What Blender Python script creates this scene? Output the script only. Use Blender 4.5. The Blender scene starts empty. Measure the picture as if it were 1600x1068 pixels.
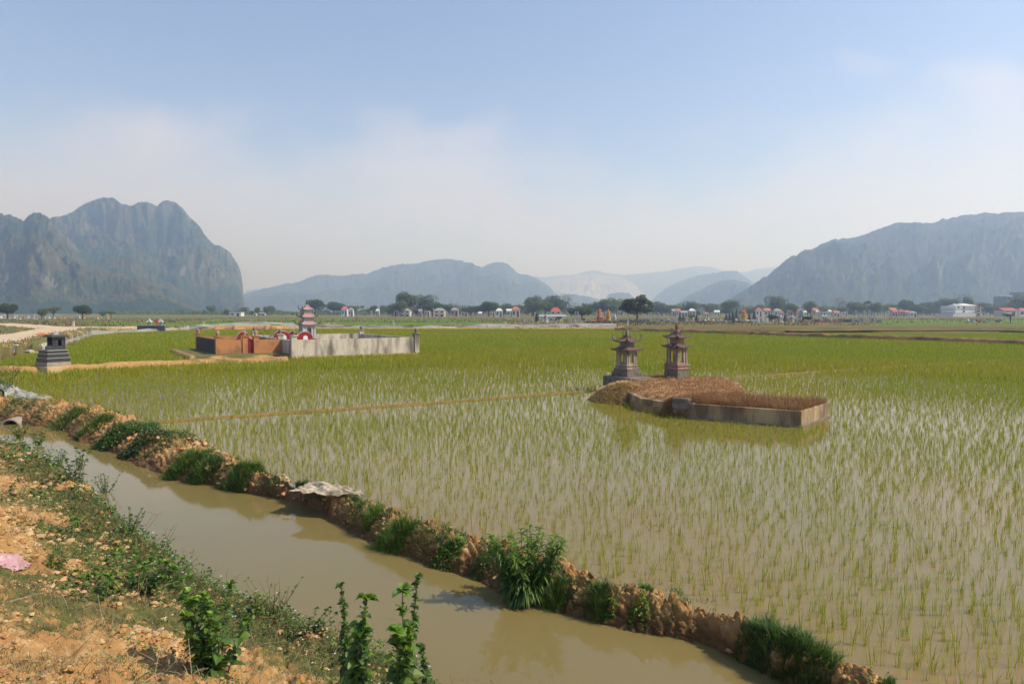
import bpy, math, random
import numpy as np
from mathutils import Vector, Matrix

# ------------------------------------------------------------------ camera, world, sun, exposure
SC = bpy.context.scene
COL = SC.collection
F = 1067.0; CAMZ = 2.8; HOR = 487.0
PITCH = math.atan((534.0 - HOR) / F)
cam = bpy.data.cameras.new("camera"); camo = bpy.data.objects.new("camera", cam); COL.objects.link(camo)
cam.sensor_width = 36.0; cam.lens = 36.0 * F / 1600.0
cam.clip_start = 0.1; cam.clip_end = 20000
camo.location = (0, 0, CAMZ); camo.rotation_euler = (math.radians(90) - PITCH, 0, 0)
SC.camera = camo

SUN_AZ = math.radians(97)      # clockwise from +Y (the view direction)
SUN_EL = math.radians(47)
SUNV = Vector((math.sin(SUN_AZ) * math.cos(SUN_EL), math.cos(SUN_AZ) * math.cos(SUN_EL), math.sin(SUN_EL)))
sl = bpy.data.lights.new("sun", 'SUN'); sl.energy = 4.2; sl.angle = math.radians(0.6); sl.color = (1.0, 0.93, 0.80)
so = bpy.data.objects.new("sun", sl); COL.objects.link(so)
so.rotation_euler = (-SUNV).to_track_quat('-Z', 'Y').to_euler(); so.location = (50, -20, 80)

W = bpy.data.worlds.new("World"); SC.world = W; W.use_nodes = True
def build_world():
    nt = W.node_tree; N = nt.nodes; L = nt.links; N.clear()
    out = N.new('ShaderNodeOutputWorld'); bg = N.new('ShaderNodeBackground')
    sky = N.new('ShaderNodeTexSky'); sky.sky_type = 'NISHITA'; sky.sun_disc = False
    sky.sun_elevation = SUN_EL; sky.sun_rotation = SUN_AZ
    sky.air_density = 1.0; sky.dust_density = 0.4; sky.ozone_density = 3.0
    bg.inputs['Strength'].default_value = SKY_STRENGTH
    def m(op, a, b=None, c=None):
        n = N.new('ShaderNodeMath'); n.operation = op
        for i, v in enumerate((a, b, c)):
            if v is None: continue
            if isinstance(v, (int, float)): n.inputs[i].default_value = v
            else: L.new(v, n.inputs[i])
        return n.outputs[0]
    tc = N.new('ShaderNodeTexCoord'); sp = N.new('ShaderNodeSeparateXYZ'); L.new(tc.outputs['Generated'], sp.inputs[0])
    no = N.new('ShaderNodeTexNoise'); no.inputs['Scale'].default_value = 5.0; no.inputs['Detail'].default_value = 9; no.inputs['Roughness'].default_value = .58
    L.new(tc.outputs['Generated'], no.inputs['Vector'])
    ns = N.new('ShaderNodeSeparateXYZ'); L.new(no.outputs['Color'], ns.inputs[0])
    y = m('MAXIMUM', sp.outputs[1], 0.05)
    u = m('ADD', m('DIVIDE', sp.outputs[0], y), m('MULTIPLY', m('SUBTRACT', ns.outputs[0], .5), .5))
    v = m('ADD', m('DIVIDE', sp.outputs[2], y), m('MULTIPLY', m('SUBTRACT', ns.outputs[1], .5), .16))
    tot = None
    for (u0, v0, a, b, s) in ((-.62, .17, .34, .10, .95), (-.58, .255, .12, .035, .5), (-.08, .18, .16, .07, .6), (-.09, .245, .06, .03, .4),
                              (.68, .20, .32, .09, .85), (.72, .31, .09, .045, .7), (.48, .36, .05, .018, .35), (-.76, .38, .06, .02, .3), (.25, .12, .5, .05, .5), (0, .15, .8, .07, .4)):
        du = m('DIVIDE', m('SUBTRACT', u, u0), a); dv = m('DIVIDE', m('SUBTRACT', v, v0), b)
        e = m('MULTIPLY', m('EXPONENT', m('MULTIPLY', m('ADD', m('MULTIPLY', du, du), m('MULTIPLY', dv, dv)), -1.0)), s)
        tot = e if tot is None else m('ADD', tot, e)
    fr = m('MULTIPLY', sp.outputs[1], 3.0); fr.node.use_clamp = True
    n2 = N.new('ShaderNodeTexNoise'); n2.inputs['Scale'].default_value = 9.0; n2.inputs['Detail'].default_value = 10; n2.inputs['Roughness'].default_value = .62
    mp = N.new('ShaderNodeMapping'); mp.inputs['Scale'].default_value = (1, 1, 2.2); L.new(tc.outputs['Generated'], mp.inputs['Vector']); L.new(mp.outputs[0], n2.inputs['Vector'])
    k = m('MULTIPLY', m('SUBTRACT', m('ADD', tot, m('MULTIPLY', n2.outputs['Fac'], .8)), .52), 1.05); k.node.use_clamp = True
    k = m('MULTIPLY', m('MULTIPLY', k, fr), 0.72)
    mix = N.new('ShaderNodeMix'); mix.data_type = 'RGBA'
    L.new(k, mix.inputs['Factor']); tn = N.new('ShaderNodeMix'); tn.data_type = 'RGBA'; tn.blend_type = 'MULTIPLY'; tn.inputs['Factor'].default_value = 1; L.new(sky.outputs[0], tn.inputs['A']); tn.inputs['B'].default_value = (1.10, 1.0, 1.04, 1); L.new(tn.outputs['Result'], mix.inputs['A']); mix.inputs['B'].default_value = CLOUD_COL
    L.new(mix.outputs['Result'], bg.inputs['Color']); L.new(bg.outputs[0], out.inputs[0])
SKY_STRENGTH = 0.12
CLOUD_COL = (5.0, 4.8, 5.4, 1)
build_world()
SC.view_settings.view_transform = 'Standard'; SC.view_settings.look = 'None'
SC.view_settings.exposure = 0.50; SC.view_settings.gamma = 1.0
SC.render.engine = 'CYCLES'
cy = SC.cycles
cy.max_bounces = 6; cy.diffuse_bounces = 2; cy.glossy_bounces = 2; cy.transmission_bounces = 3; cy.transparent_max_bounces = 8; cy.volume_bounces = 1
cy.use_denoising = True; cy.denoiser = 'OPENIMAGEDENOISE'; cy.denoising_prefilter = 'ACCURATE'; cy.caustics_reflective = False; cy.caustics_refractive = False
cy.use_adaptive_sampling = True; cy.adaptive_threshold = 0.02
HAZE_DENSITY = 5.7e-4

RNG = np.random.default_rng(7); random.seed(7)

# ------------------------------------------------------------------ helpers
def ray(px, py):
    dx = (px - 800.0) / F; dy = -(py - 534.0) / F
    return np.array([dx, math.cos(PITCH) + dy * math.sin(PITCH), -math.sin(PITCH) + dy * math.cos(PITCH)])
def at(px, py, z=0.0):
    r = ray(px, py); t = (z - CAMZ) / r[2]
    return (r[0] * t, r[1] * t)
def atd(px, py, Y):
    r = ray(px, py); t = Y / r[1]
    return np.array([r[0] * t, Y, CAMZ + r[2] * t])

def _h(ix, iy, iz, s):
    with np.errstate(over='ignore'):
        n = (ix.astype(np.int64) * 374761393 + iy.astype(np.int64) * 668265263 + iz.astype(np.int64) * 2147483647 + s * 974711) & 0xffffffff
        n = ((n ^ (n >> 13)) * 1274126177) & 0xffffffff
        n = ((n ^ (n >> 16)) * 2246822519) & 0xffffffff
        n = n ^ (n >> 15)
    return (n & 0xffffff).astype(np.float64) / 0xffffff
def vnoise(x, y, z=None, s=0):
    x = np.asarray(x, float); y = np.asarray(y, float); z = np.zeros_like(x) if z is None else np.asarray(z, float)
    ix, iy, iz = np.floor(x).astype(np.int64), np.floor(y).astype(np.int64), np.floor(z).astype(np.int64)
    fx, fy, fz = x - ix, y - iy, z - iz
    fx = fx * fx * (3 - 2 * fx); fy = fy * fy * (3 - 2 * fy); fz = fz * fz * (3 - 2 * fz)
    r = 0
    for a in (0, 1):
        for b in (0, 1):
            for c in ((0, 1) if np.any(fz > 0) else (0,)):
                w = (fx if a else 1 - fx) * (fy if b else 1 - fy) * (fz if c else 1 - fz)
                r = r + w * _h(ix + a, iy + b, iz + c, s)
    return r * 2 - 1
def fbm(x, y, z=None, o=5, s=0, g=.5):
    r = 0; a = 1.0; t = 0; f = 1.0
    for i in range(o):
        r = r + a * vnoise(np.asarray(x) * f + 17.3 * i, np.asarray(y) * f - 9.1 * i, None if z is None else np.asarray(z) * f, s + i); t += a; a *= g; f *= 2.03
    return r / t
def worley(x, y, s=0):
    ix, iy = np.floor(x).astype(np.int64), np.floor(y).astype(np.int64)
    d1 = np.full(x.shape, 9.0); d2 = np.full(x.shape, 9.0); idv = np.zeros(x.shape)
    z = np.zeros_like(ix)
    for a in (-1, 0, 1):
        for b in (-1, 0, 1):
            cx = ix + a + _h(ix + a, iy + b, z, s); cy_ = iy + b + _h(ix + a, iy + b, z, s + 5)
            d = np.hypot(x - cx, y - cy_); rv = _h(ix + a, iy + b, z, s + 9)
            m = d < d1
            d2 = np.where(m, d1, np.minimum(d2, d)); idv = np.where(m, rv, idv); d1 = np.where(m, d, d1)
    return d1, d2, idv
def ss(a, b, x):
    t = np.clip((x - a) / (b - a), 0, 1); return t * t * (3 - 2 * t)

def mesh(name, V, faces, mats=None, cols=None, smooth=False, midx=None):
    """V (N,3); faces: list of int arrays (M,k). cols (N,4) optional attribute 'tint'."""
    V = np.asarray(V, np.float32)
    me = bpy.data.meshes.new(name)
    fl = [np.asarray(f, np.int32) for f in faces if len(f)]
    me.vertices.add(len(V)); me.vertices.foreach_set('co', V.ravel())
    nl = sum(f.size for f in fl); npoly = sum(len(f) for f in fl)
    me.loops.add(nl); me.loops.foreach_set('vertex_index', np.concatenate([f.ravel() for f in fl]))
    me.polygons.add(npoly)
    tot = np.concatenate([np.full(len(f), f.shape[1], np.int32) for f in fl])
    st = np.concatenate([[0], np.cumsum(tot)[:-1]]).astype(np.int32)
    me.polygons.foreach_set('loop_start', st)
    me.polygons.foreach_set('loop_total', tot)
    me.polygons.foreach_set('use_smooth', np.full(npoly, bool(smooth)))
    if midx is not None: me.polygons.foreach_set('material_index', np.asarray(midx, np.int32))
    for m in (mats or []): me.materials.append(m)
    if cols is not None:
        c = np.ones((len(V), 4), np.float32); cols = np.asarray(cols, np.float32); c[:, :cols.shape[1]] = cols
        at_ = me.attributes.new('tint', 'FLOAT_COLOR', 'POINT'); at_.data.foreach_set('color', c.ravel())
    me.update(calc_edges=True); me.validate(verbose=False)
    return me
def tagp(o, label=None, cat=None, group=None, kind=None):
    if label: o['label'] = label
    if cat: o['category'] = cat
    if group: o['group'] = group
    if kind: o['kind'] = kind
    return o
def link(name, me, parent=None, loc=None, rz=0.0):
    o = bpy.data.objects.new(name, me); COL.objects.link(o)
    if parent is not None: o.parent = parent
    if loc is not None: o.location = loc
    if rz: o.rotation_euler = (0, 0, rz)
    return o
def empty(name, loc, rz, label, cat, group=None):
    o = bpy.data.objects.new(name, None); COL.objects.link(o); o.empty_display_size = .2
    o.location = loc; o.rotation_euler = (0, 0, rz)
    return tagp(o, label, cat, group)
def copy_tree(o, parent=None):
    c = o.copy(); COL.objects.link(c); c.parent = parent
    for ch in list(o.children): copy_tree(ch, c)
    return c

class MB:
    def __init__(s): s.V = []; s.Fq = {}; s.n = 0; s.C = []; s.hasc = False
    def add(s, V, faces, col=None):
        V = np.asarray(V, float); s.V.append(V)
        for f in faces:
            f = np.asarray(f, int)
            if f.ndim == 1: f = f[None]
            if len(f): s.Fq.setdefault(f.shape[1], []).append(f + s.n)
        s.n += len(V)
        if col is not None: s.hasc = True; s.C.append(np.broadcast_to(np.asarray(col, float), (len(V), 3)) if np.ndim(col) == 1 else np.asarray(col))
        else: s.C.append(np.ones((len(V), 3)))
        return s
    def box(s, c, d, rz=0, top=1.0, topy=None, col=None):
        x, y, z = d[0] / 2, d[1] / 2, d[2] / 2; ty = top if topy is None else topy
        V = np.array([[-x, -y, -z], [x, -y, -z], [x, y, -z], [-x, y, -z], [-x * top, -y * ty, z], [x * top, -y * ty, z], [x * top, y * ty, z], [-x * top, y * ty, z]])
        if rz: ca, sa = math.cos(rz), math.sin(rz); V[:, :2] = V[:, :2] @ np.array([[ca, sa], [-sa, ca]])
        return s.add(V + np.array(c), [[[0, 3, 2, 1], [4, 5, 6, 7], [0, 1, 5, 4], [1, 2, 6, 5], [2, 3, 7, 6], [3, 0, 4, 7]]], col)
    def lathe(s, prof, n=12, c=(0, 0, 0), rot=0, col=None):
        a = np.arange(n) * 2 * math.pi / n + rot; V = []; 
        for r, z in prof: V.append(np.stack([np.cos(a) * r, np.sin(a) * r, np.full(n, z)], 1))
        V = np.concatenate(V) + np.array(c); q = []
        for k in range(len(prof) - 1):
            for i in range(n): j = (i + 1) % n; q.append([k * n + i, k * n + j, (k + 1) * n + j, (k + 1) * n + i])
        return s.add(V, [q, [list(range(n))[::-1]], [[(len(prof) - 1) * n + i for i in range(n)]]], col)
    def tube(s, pts, rad, n=6, col=None):
        P = np.asarray(pts, float); R = np.broadcast_to(np.asarray(rad, float), (len(P),)); V = []
        T = np.gradient(P, axis=0); T /= np.linalg.norm(T, axis=1)[:, None] + 1e-9
        up = np.array([0, 0, 1.0]) if abs(T[0][2]) < .9 else np.array([1.0, 0, 0])
        a = np.arange(n) * 2 * math.pi / n
        for p, t, r in zip(P, T, R):
            e1 = np.cross(t, up); e1 /= np.linalg.norm(e1) + 1e-9; e2 = np.cross(t, e1); up = -e2 if abs(np.dot(t, up)) > .97 else up
            V.append(p + r * (np.cos(a)[:, None] * e1 + np.sin(a)[:, None] * e2))
        q = []
        for k in range(len(P) - 1):
            for i in range(n): j = (i + 1) % n; q.append([k * n + i, (k + 1) * n + i, (k + 1) * n + j, k * n + j])
        return s.add(np.concatenate(V), [q, [list(range(n))], [[(len(P) - 1) * n + i for i in range(n)][::-1]]], col)
    def prism(s, poly, z0, z1, col=None):
        n = len(poly); V = [[p[0], p[1], z0] for p in poly] + [[p[0], p[1], z1] for p in poly]
        q = [[i, (i + 1) % n, n + (i + 1) % n, n + i] for i in range(n)]
        return s.add(V, [q, [list(range(n))[::-1]], [list(range(n, 2 * n))]], col)
    def prismy(s, poly, y0, y1, col=None):      # outline in x,z pushed along y
        n = len(poly); V = [[p[0], y0, p[1]] for p in poly] + [[p[0], y1, p[1]] for p in poly]
        q = [[i, n + i, n + (i + 1) % n, (i + 1) % n] for i in range(n)]
        return s.add(V, [q, [list(range(n))], [list(range(n, 2 * n))[::-1]]], col)
    def data(s, name, mat, smooth=False):
        if not s.V: s.add([[0, 0, 0], [0, 0, .001], [0, .001, 0]], [[0, 1, 2]])
        return mesh(name, np.concatenate(s.V), [np.concatenate(v) for v in s.Fq.values()], [mat] if mat else None, np.concatenate(s.C) if s.hasc else None, smooth)
    def build(s, name, mat, parent=None, smooth=False, loc=None, rz=0, bevel=0):
        o = link(name, s.data(name, mat, smooth), parent, loc, rz)
        if bevel:
            b = o.modifiers.new('bevel', 'BEVEL'); b.width = bevel; b.segments = 2; b.limit_method = 'ANGLE'
        return o

# ------------------------------------------------------------------ materials
class NT:
    def __init__(s, name):
        s.m = bpy.data.materials.new(name); s.m.use_nodes = True; s.nt = s.m.node_tree; s.N = s.nt.nodes; s.L = s.nt.links
        s.N.clear(); s.out = s.N.new('ShaderNodeOutputMaterial')
    def n(s, t, **k):
        o = s.N.new('ShaderNode' + t)
        for a, b in k.items(): setattr(o, a, b)
        return o
    def link(s, a, b): s.L.new(a, b)
    def math(s, op, a, b=None, clamp=False):
        n = s.n('Math', operation=op, use_clamp=clamp)
        for i, v in enumerate((a, b)):
            if v is None: continue
            if isinstance(v, (int, float)): n.inputs[i].default_value = v
            else: s.link(v, n.inputs[i])
        return n.outputs[0]
    def mix(s, f, a, b, blend='MIX'):
        n = s.n('Mix', data_type='RGBA', blend_type=blend)
        for k, v in (('Factor', f), ('A', a), ('B', b)):
            i = n.inputs[k] if k == 'Factor' else [x for x in n.inputs if x.name == k and x.type == 'RGBA'][0]
            if isinstance(v, (int, float)): i.default_value = v
            elif isinstance(v, tuple): i.default_value = (*v, 1) if len(v) == 3 else v
            else: s.link(v, i)
        return [o for o in n.outputs if o.type == 'RGBA'][0]
    def noise(s, scale, detail=6, rough=.6, vec=None, stretch=None):
        if vec is None: vec = s.n('TexCoord').outputs['Object']
        if stretch:
            m = s.n('Mapping'); m.inputs['Scale'].default_value = stretch; s.link(vec, m.inputs['Vector']); vec = m.outputs[0]
        n = s.n('TexNoise'); n.inputs['Scale'].default_value = scale; n.inputs['Detail'].default_value = detail; n.inputs['Roughness'].default_value = rough
        s.link(vec, n.inputs['Vector']); return n.outputs['Fac']
    def ramp(s, f, lo, hi):
        n = s.n('MapRange'); n.inputs[1].default_value = lo; n.inputs[2].default_value = hi; s.link(f, n.inputs[0]); n.clamp = True; return n.outputs[0]
    def bump(s, h, strength=.5, dist=.02, nrm=None):
        n = s.n('Bump'); n.inputs['Strength'].default_value = strength; n.inputs['Distance'].default_value = dist; s.link(h, n.inputs['Height'])
        if nrm is not None: s.link(nrm, n.inputs['Normal'])
        return n.outputs[0]
    def bsdf(s, col, rough=.8, nrm=None, spec=.3, **k):
        b = s.n('BsdfPrincipled')
        if isinstance(col, tuple): b.inputs['Base Color'].default_value = (*col, 1)
        else: s.link(col, b.inputs['Base Color'])
        if isinstance(rough, (int, float)): b.inputs['Roughness'].default_value = rough
        else: s.link(rough, b.inputs['Roughness'])
        b.inputs['Specular IOR Level'].default_value = spec
        if nrm is not None: s.link(nrm, b.inputs['Normal'])
        for a, v in k.items(): b.inputs[a].default_value = v
        return b.outputs[0]
    def done(s, sh): s.link(sh, s.out.inputs['Surface']); return s.m
MATS = {}
def paint(name, col, dirt=None, scale=3.0, amt=.5, rough=.8, streak=False, bump=.3, bdist=.01, fine=40.0, spec=.3, lo=.45, hi=.7):
    """Aged painted or bare masonry: base colour, a second colour in noise patches, fine grain."""
    if name in MATS: return MATS[name]
    t = NT(name); dirt = dirt or tuple(c * .45 for c in col)
    a = t.ramp(t.noise(scale, 8, .65, stretch=(1, 1, .22) if streak else None), lo, hi)
    c = t.mix(t.math('MULTIPLY', a, amt), col, dirt)
    g = t.noise(fine, 5, .7)
    c = t.mix(t.math('MULTIPLY', t.ramp(g, .35, .75), .35), c, tuple(x * .6 for x in col))
    h = t.math('ADD', t.noise(scale * 4, 6, .7), t.math('MULTIPLY', g, .5))
    MATS[name] = t.done(t.bsdf(c, rough, t.bump(h, bump, bdist), spec)); return MATS[name]
def leafmat(name, hue=(1, 1, 1), trans=.35, rough=.55, vary=6.0, spec=.3):
    if name in MATS: return MATS[name]
    t = NT(name); a = t.n('Attribute', attribute_name='tint').outputs['Color']
    c = t.mix(1.0, a, tuple(hue), 'MULTIPLY')
    c = t.mix(t.math('MULTIPLY', t.ramp(t.noise(vary, 3), .35, .7), .3), c, t.mix(1.0, c, (.72, .78, .6), 'MULTIPLY'))
    b = t.bsdf(c, rough, None, spec)
    tr = t.n('BsdfTranslucent'); t.link(t.mix(1.0, c, (1.0, 1.15, .55), 'MULTIPLY'), tr.inputs['Color'])
    m = t.n('MixShader'); m.inputs[0].default_value = trans; t.link(b, m.inputs[1]); t.link(tr.outputs[0], m.inputs[2])
    MATS[name] = t.done(m.outputs[0]); return MATS[name]
def tintmat(name, rough=.85, spec=.2, fine=60.0, bump=.3, bdist=.01):
    if name in MATS: return MATS[name]
    t = NT(name); a = t.n('Attribute', attribute_name='tint').outputs['Color']
    g = t.noise(fine, 5, .7); c = t.mix(t.math('MULTIPLY', t.ramp(g, .3, .7), .5), a, t.mix(1.0, a, (.6, .55, .5), 'MULTIPLY'))
    MATS[name] = t.done(t.bsdf(c, rough, t.bump(g, bump, bdist), spec)); return MATS[name]

def watermat(name, col, col2, b1, b2, rough=.03):
    t = NT(name)
    tc = t.n('TexCoord').outputs['Object']
    c = t.mix(t.ramp(t.noise(.35, 5, .6, vec=tc), .35, .68), col, col2)
    c = t.mix(t.math('MULTIPLY', t.ramp(t.noise(1.3, 6, .7, vec=tc), .62, .72), .4), c, tuple(x * .45 for x in col))
    w = t.bump(t.noise(b1[0], 3, .5, vec=tc), b1[1], .01)
    w = t.bump(t.noise(b2[0], 2, .5, vec=tc), b2[1], .01, w)
    return t.done(t.bsdf(c, rough, w, .5, IOR=1.33))
M_PADDY = watermat("paddy_water", (.215, .148, .05), (.19, .15, .045), (5.0, .10), (40., .05))
M_DITCH = watermat("ditch_water", (.185, .143, .055), (.17, .135, .05), (2.5, .08), (25., .03), .02)

# ------------------------------------------------------------------ terrain
def A2(l): return np.array(l, float)
E_near = [at(x, y, z) for x, y, z in ((-60, 668, .25), (0, 664, .25), (50, 682, .25), (90, 702, .25), (130, 722, .22), (172, 752, .16), (200, 780, .1), (238, 820, .05), (280, 850, .05), (325, 888, .0), (375, 906, 0), (450, 932, 0), (530, 968, 0), (620, 1008, 0), (715, 1052, 0), (800, 1095, 0), (900, 1180, 0))]
E_near += [(3.2, 2.6), (7, -.5), (14, -6)]
FB = [at(x, y, 0) for x, y in ((40, 612), (20, 600), (0, 587), (-14, 574), (15, 563), (62, 551), (104, 545), (128, 531), (150, 525), (200, 519.5), (280, 515.5))]
LAND = A2(E_near[::-1] + [(-17, 19.3), (-16.5, 22.6)] + FB + [(-60, 140), (-200, 140), (-200, -60), (30, -60)])
# ditch bund, paired foot / crest pixels and crest height
BP = [(-120, 646, -120, 604, .45), (-60, 648, -60, 606, .45), (40, 657, 45, 612, .27), (130, 668, 125, 629, .28), (200, 695, 190, 650, .28), (260, 722, 255, 672, .27), (330, 750, 320, 700, .28), (400, 768, 385, 732, .2),
      (455, 780, 450, 755, .12), (500, 795, 500, 770, .12), (560, 825, 560, 782, .12), (620, 862, 640, 810, .12), (700, 888, 700, 830, .12), (770, 910, 780, 850, .12), (850, 952, 870, 880, .12),
      (920, 972, 950, 912, .12), (1000, 988, 1020, 925, .12), (1100, 1005, 1100, 948, .12), (1180, 1045, 1200, 985, .12), (1260, 1085, 1290, 1030, .12), (1340, 1130, 1400, 1070, .11), (1500, 1240, 1570, 1170, .11)]
bc = []
for fx, fy, cx, cy_, h in BP:
    f = A2(at(fx, fy, -.12)); c = A2(at(cx, cy_, h)); wd = min(np.linalg.norm(c - f), 1.1)
    d = (c - f) / np.linalg.norm(c - f); bc.append([*(f + d * wd * .62), h, wd * .62])
BUND = A2(bc)
_d = BUND[-1, :2] - BUND[-2, :2]; _d /= np.linalg.norm(_d)
BUND = np.vstack([BUND, [*(BUND[-1, :2] + _d * 12), .18, .4]])
def nearest(P, poly):
    """distance to a polyline, index+t of the nearest point"""
    bd = np.full(len(P), 1e9); bt = np.zeros(len(P))
    for i in range(len(poly) - 1):
        a, b = poly[i, :2], poly[i + 1, :2]; ab = b - a; L2 = ab @ ab + 1e-12
        t = np.clip(((P - a) @ ab) / L2, 0, 1); d = np.hypot(P[:, 0] - a[0] - t * ab[0], P[:, 1] - a[1] - t * ab[1])
        m = d < bd; bd[m] = d[m]; bt[m] = i + t[m]
    return bd, bt
def inside(P, poly):
    r = np.zeros(len(P), bool); n = len(poly)
    for i in range(n):
        x0, y0 = poly[i]; x1, y1 = poly[(i + 1) % n]
        c = (y0 > P[:, 1]) != (y1 > P[:, 1])
        with np.errstate(divide='ignore', invalid='ignore'):
            xi = (x1 - x0) * (P[:, 1] - y0) / (y1 - y0 + 1e-12) + x0
        r ^= c & (P[:, 0] < xi)
    return r
def sdist(P, poly):
    d, _ = nearest(P, np.vstack([poly, poly[:1]])); return np.where(inside(P, poly), d, -d)
# compound frame: corner A, unit axes along the front wall and back
CA = A2((-13.1, 40.9)); CU = A2((6.7, 4.4)) / np.hypot(6.7, 4.4); CV = A2((-CU[1], CU[0]))
def cw(u, v): p = CA + CU * u + CV * v; return float(p[0]), float(p[1])
COMP = A2([cw(-.1, .25), cw(7.9, .25), cw(7.9, 10.1), cw(-5.5, 10.4), cw(-5.5, 1.2), cw(-3, -.1)])
THIN = A2([(*at(x, y, .04), 0, 0) for x, y in ((240, 657), (420, 645), (600, 633), (760, 622), (930, 609), (1090, 594), (1240, 582), (1420, 570), (1620, 558), (1800, 549))])
PATHB = A2([(*at(x, y, .2), 0, 0) for x, y in ((-30, 573), (30, 574), (120, 572), (220, 567), (330, 562), (450, 559))])
DARKB = A2([(*at(x, y, .2), 0, 0) for x, y in ((960, 514.8), (1050, 517), (1180, 521), (1300, 525.5), (1450, 530), (1600, 535.5), (1800, 543))])
LB = A2([(*at(x, y, .1), 0, 0) for x, y in ((290, 556.5), (330, 554.5))])
RGRN = A2([(*at(x, y, 0), 0, 0) for x, y in ((1100, 514.5), (1240, 516.5), (1400, 519), (1800, 527))])
def terrain(P, detail=True, sink=0.0):
    P = np.asarray(P, float); x, y = P[:, 0], P[:, 1]
    z = np.full(len(P), -.35); grass = np.zeros(len(P)); wet = np.zeros(len(P)); path = np.zeros(len(P))
    # left land
    near = (y < 150)
    d = np.full(len(P), -50.0); d[near] = sdist(P[near], LAND)
    top = 1.25 - .75 * ss(6, 20, y)
    n1 = fbm(x * .7, y * .7, o=4, s=3); n2 = fbm(x * 3.1, y * 3.1, o=4, s=11)
    ld = d + .18 * n1 + .1 * n2
    zl = -.4 + .46 * ss(-.15, .35, ld) + (top - .06) * ss(.1, 1, ld / (3.6 + 2.5 * ss(8, 16, y)))
    rough = ss(0, .6, ld)
    zl += rough * (.07 * n1 + .05 * n2)
    if detail:
        w1, w2, wi = worley(x * 7 + n2, y * 7, 2); v1, v2, vi = worley(x * 17, y * 17 + n2, 4)
        cl = ss(-.1, .35, fbm(x * 1.1, y * 1.1, o=3, s=21))
        zl += rough * ((.07 * np.minimum(w2 - w1, .3) * (wi > .4) + .035 * np.minimum(v2 - v1, .3) * (vi > .25)) * (.6 + cl) + .035 * fbm(x * 11, y * 11, o=4, s=31, g=.65) + .03 * np.abs(fbm(x * 5, y * 5, o=3, s=33)))
    z = np.maximum(z, zl)
    g = np.where(zl >= z - 1e-6, np.clip(.36 + .9 * fbm(x * .9, y * .9, o=4, s=41) + .5 * ss(1.6, .2, ld) + .4 * ss(14, 30, y), 0, 1), 0)
    grass = np.maximum(grass, g * (ld > 0))
    # ditch bund
    m = (y < 40) & (x > -60)
    bd, bt = nearest(P[m], BUND); i = np.clip(bt.astype(int), 0, len(BUND) - 2); f = bt - i
    hh = BUND[i, 2] * (1 - f) + BUND[i + 1, 2] * f; ww = BUND[i, 3] * (1 - f) + BUND[i + 1, 3] * f
    ww = ww * (1 + .28 * fbm(x[m] * 1.3, y[m] * 1.3, o=3, s=51)); hh = hh * (1 + .3 * fbm(x[m] * 1.7, y[m] * 1.7, o=3, s=52))
    q = bd / np.maximum(ww, .1)
    zb = hh - (hh + .14) * np.clip((q - .42) / .55, 0, 1.6) ** 1.15
    if detail:
        w1, w2, wi = worley(x[m] * 5.5 + .6 * n2[m], y[m] * 5.5, 6); v1, v2, vi = worley(x[m] * 14, y[m] * 14 + n2[m], 8)
        cr = np.clip(w2 - w1, 0, .35); cr2 = np.clip(v2 - v1, 0, .4)
        zb += (q < 1.3) * (.13 * cr * (.4 + wi) + .05 * cr2 + .03 * fbm(x[m] * 18, y[m] * 18, o=3, s=61)) - .02
    else: zb += 0
    zb = zb - sink - sink * .6 * np.clip(q, 0, 1.2)
    bb = zb > z[m]
    zz = z[m]; zz[bb] = zb[bb]; z[m] = zz
    gg = grass[m]; gg[bb] = np.clip(.15 + .8 * fbm(x[m][bb] * 1.2, y[m][bb] * 1.2, o=3, s=71) + .25 * ss(18, 30, y[m][bb]), 0, .9); grass[m] = gg
    # low bunds inside the fields
    for poly, h, w, amp, seed, gv in ((THIN, .05, .22, .05, 81, .1), (PATHB, .24, .75, .06, 82, .25), (DARKB, .42, .9, .12, 83, .15), (LB, .03, .3, .03, 84, .6)):
        far = (y > 15) & (y < 120) & (sink == 0)
        bd, bt = nearest(P[far], poly)
        bd = bd + .12 * w * fbm(x[far] * 2, y[far] * 2, o=3, s=seed) * 2
        zb = h * (1 + .35 * fbm(x[far] * 1.5, y[far] * 1.5, o=3, s=seed + 5)) - (h + .3) * np.clip((bd / w - .6) / .5, 0, 1.5) + amp * .6 * fbm(x[far] * 5, y[far] * 5, o=3, s=seed + 9)
        zb = zb - sink * 1.5
        zz = z[far]; b2 = zb > zz; zz[b2] = zb[b2]; z[far] = zz; gg = grass[far]; gg[b2] = np.clip(gv + .5 * fbm(x[far][b2] * 2, y[far][b2] * 2, o=2, s=5), 0, 1); grass[far] = gg
    # ground under the walled graves
    c = (y > 36) & (y < 60) & (x < 0); dc = sdist(P[c], COMP)
    zb = -.35 + .62 * ss(-.25, .12, dc + .05 * n2[c]) + .03 * n1[c]; zz = z[c]; b2 = zb > zz; zz[b2] = zb[b2]; z[c] = zz
    gg = grass[c]; gg[b2] = .35 + .5 * (ss(.1, .5, dc[b2])); grass[c] = gg
    # far land
    yf = 109 + 2.0 * fbm(x * .05, y * 0, o=3, s=91) + .5 * n2
    fl = y - yf
    zf = -.35 + .62 * ss(-.6, .9, fl) + .25 * ss(3, 25, fl) + .08 * n1 * ss(0, 4, fl)
    zf -= ss(700, 5000, y) * 0
    b2 = zf > z; z[b2] = zf[b2]; grass[b2] = np.clip(.78 + .55 * fbm(x[b2] * .12, y[b2] * .12, o=4, s=95), .05, 1)
    b3 = b2 & (y < 113); grass[b3] *= .3
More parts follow.
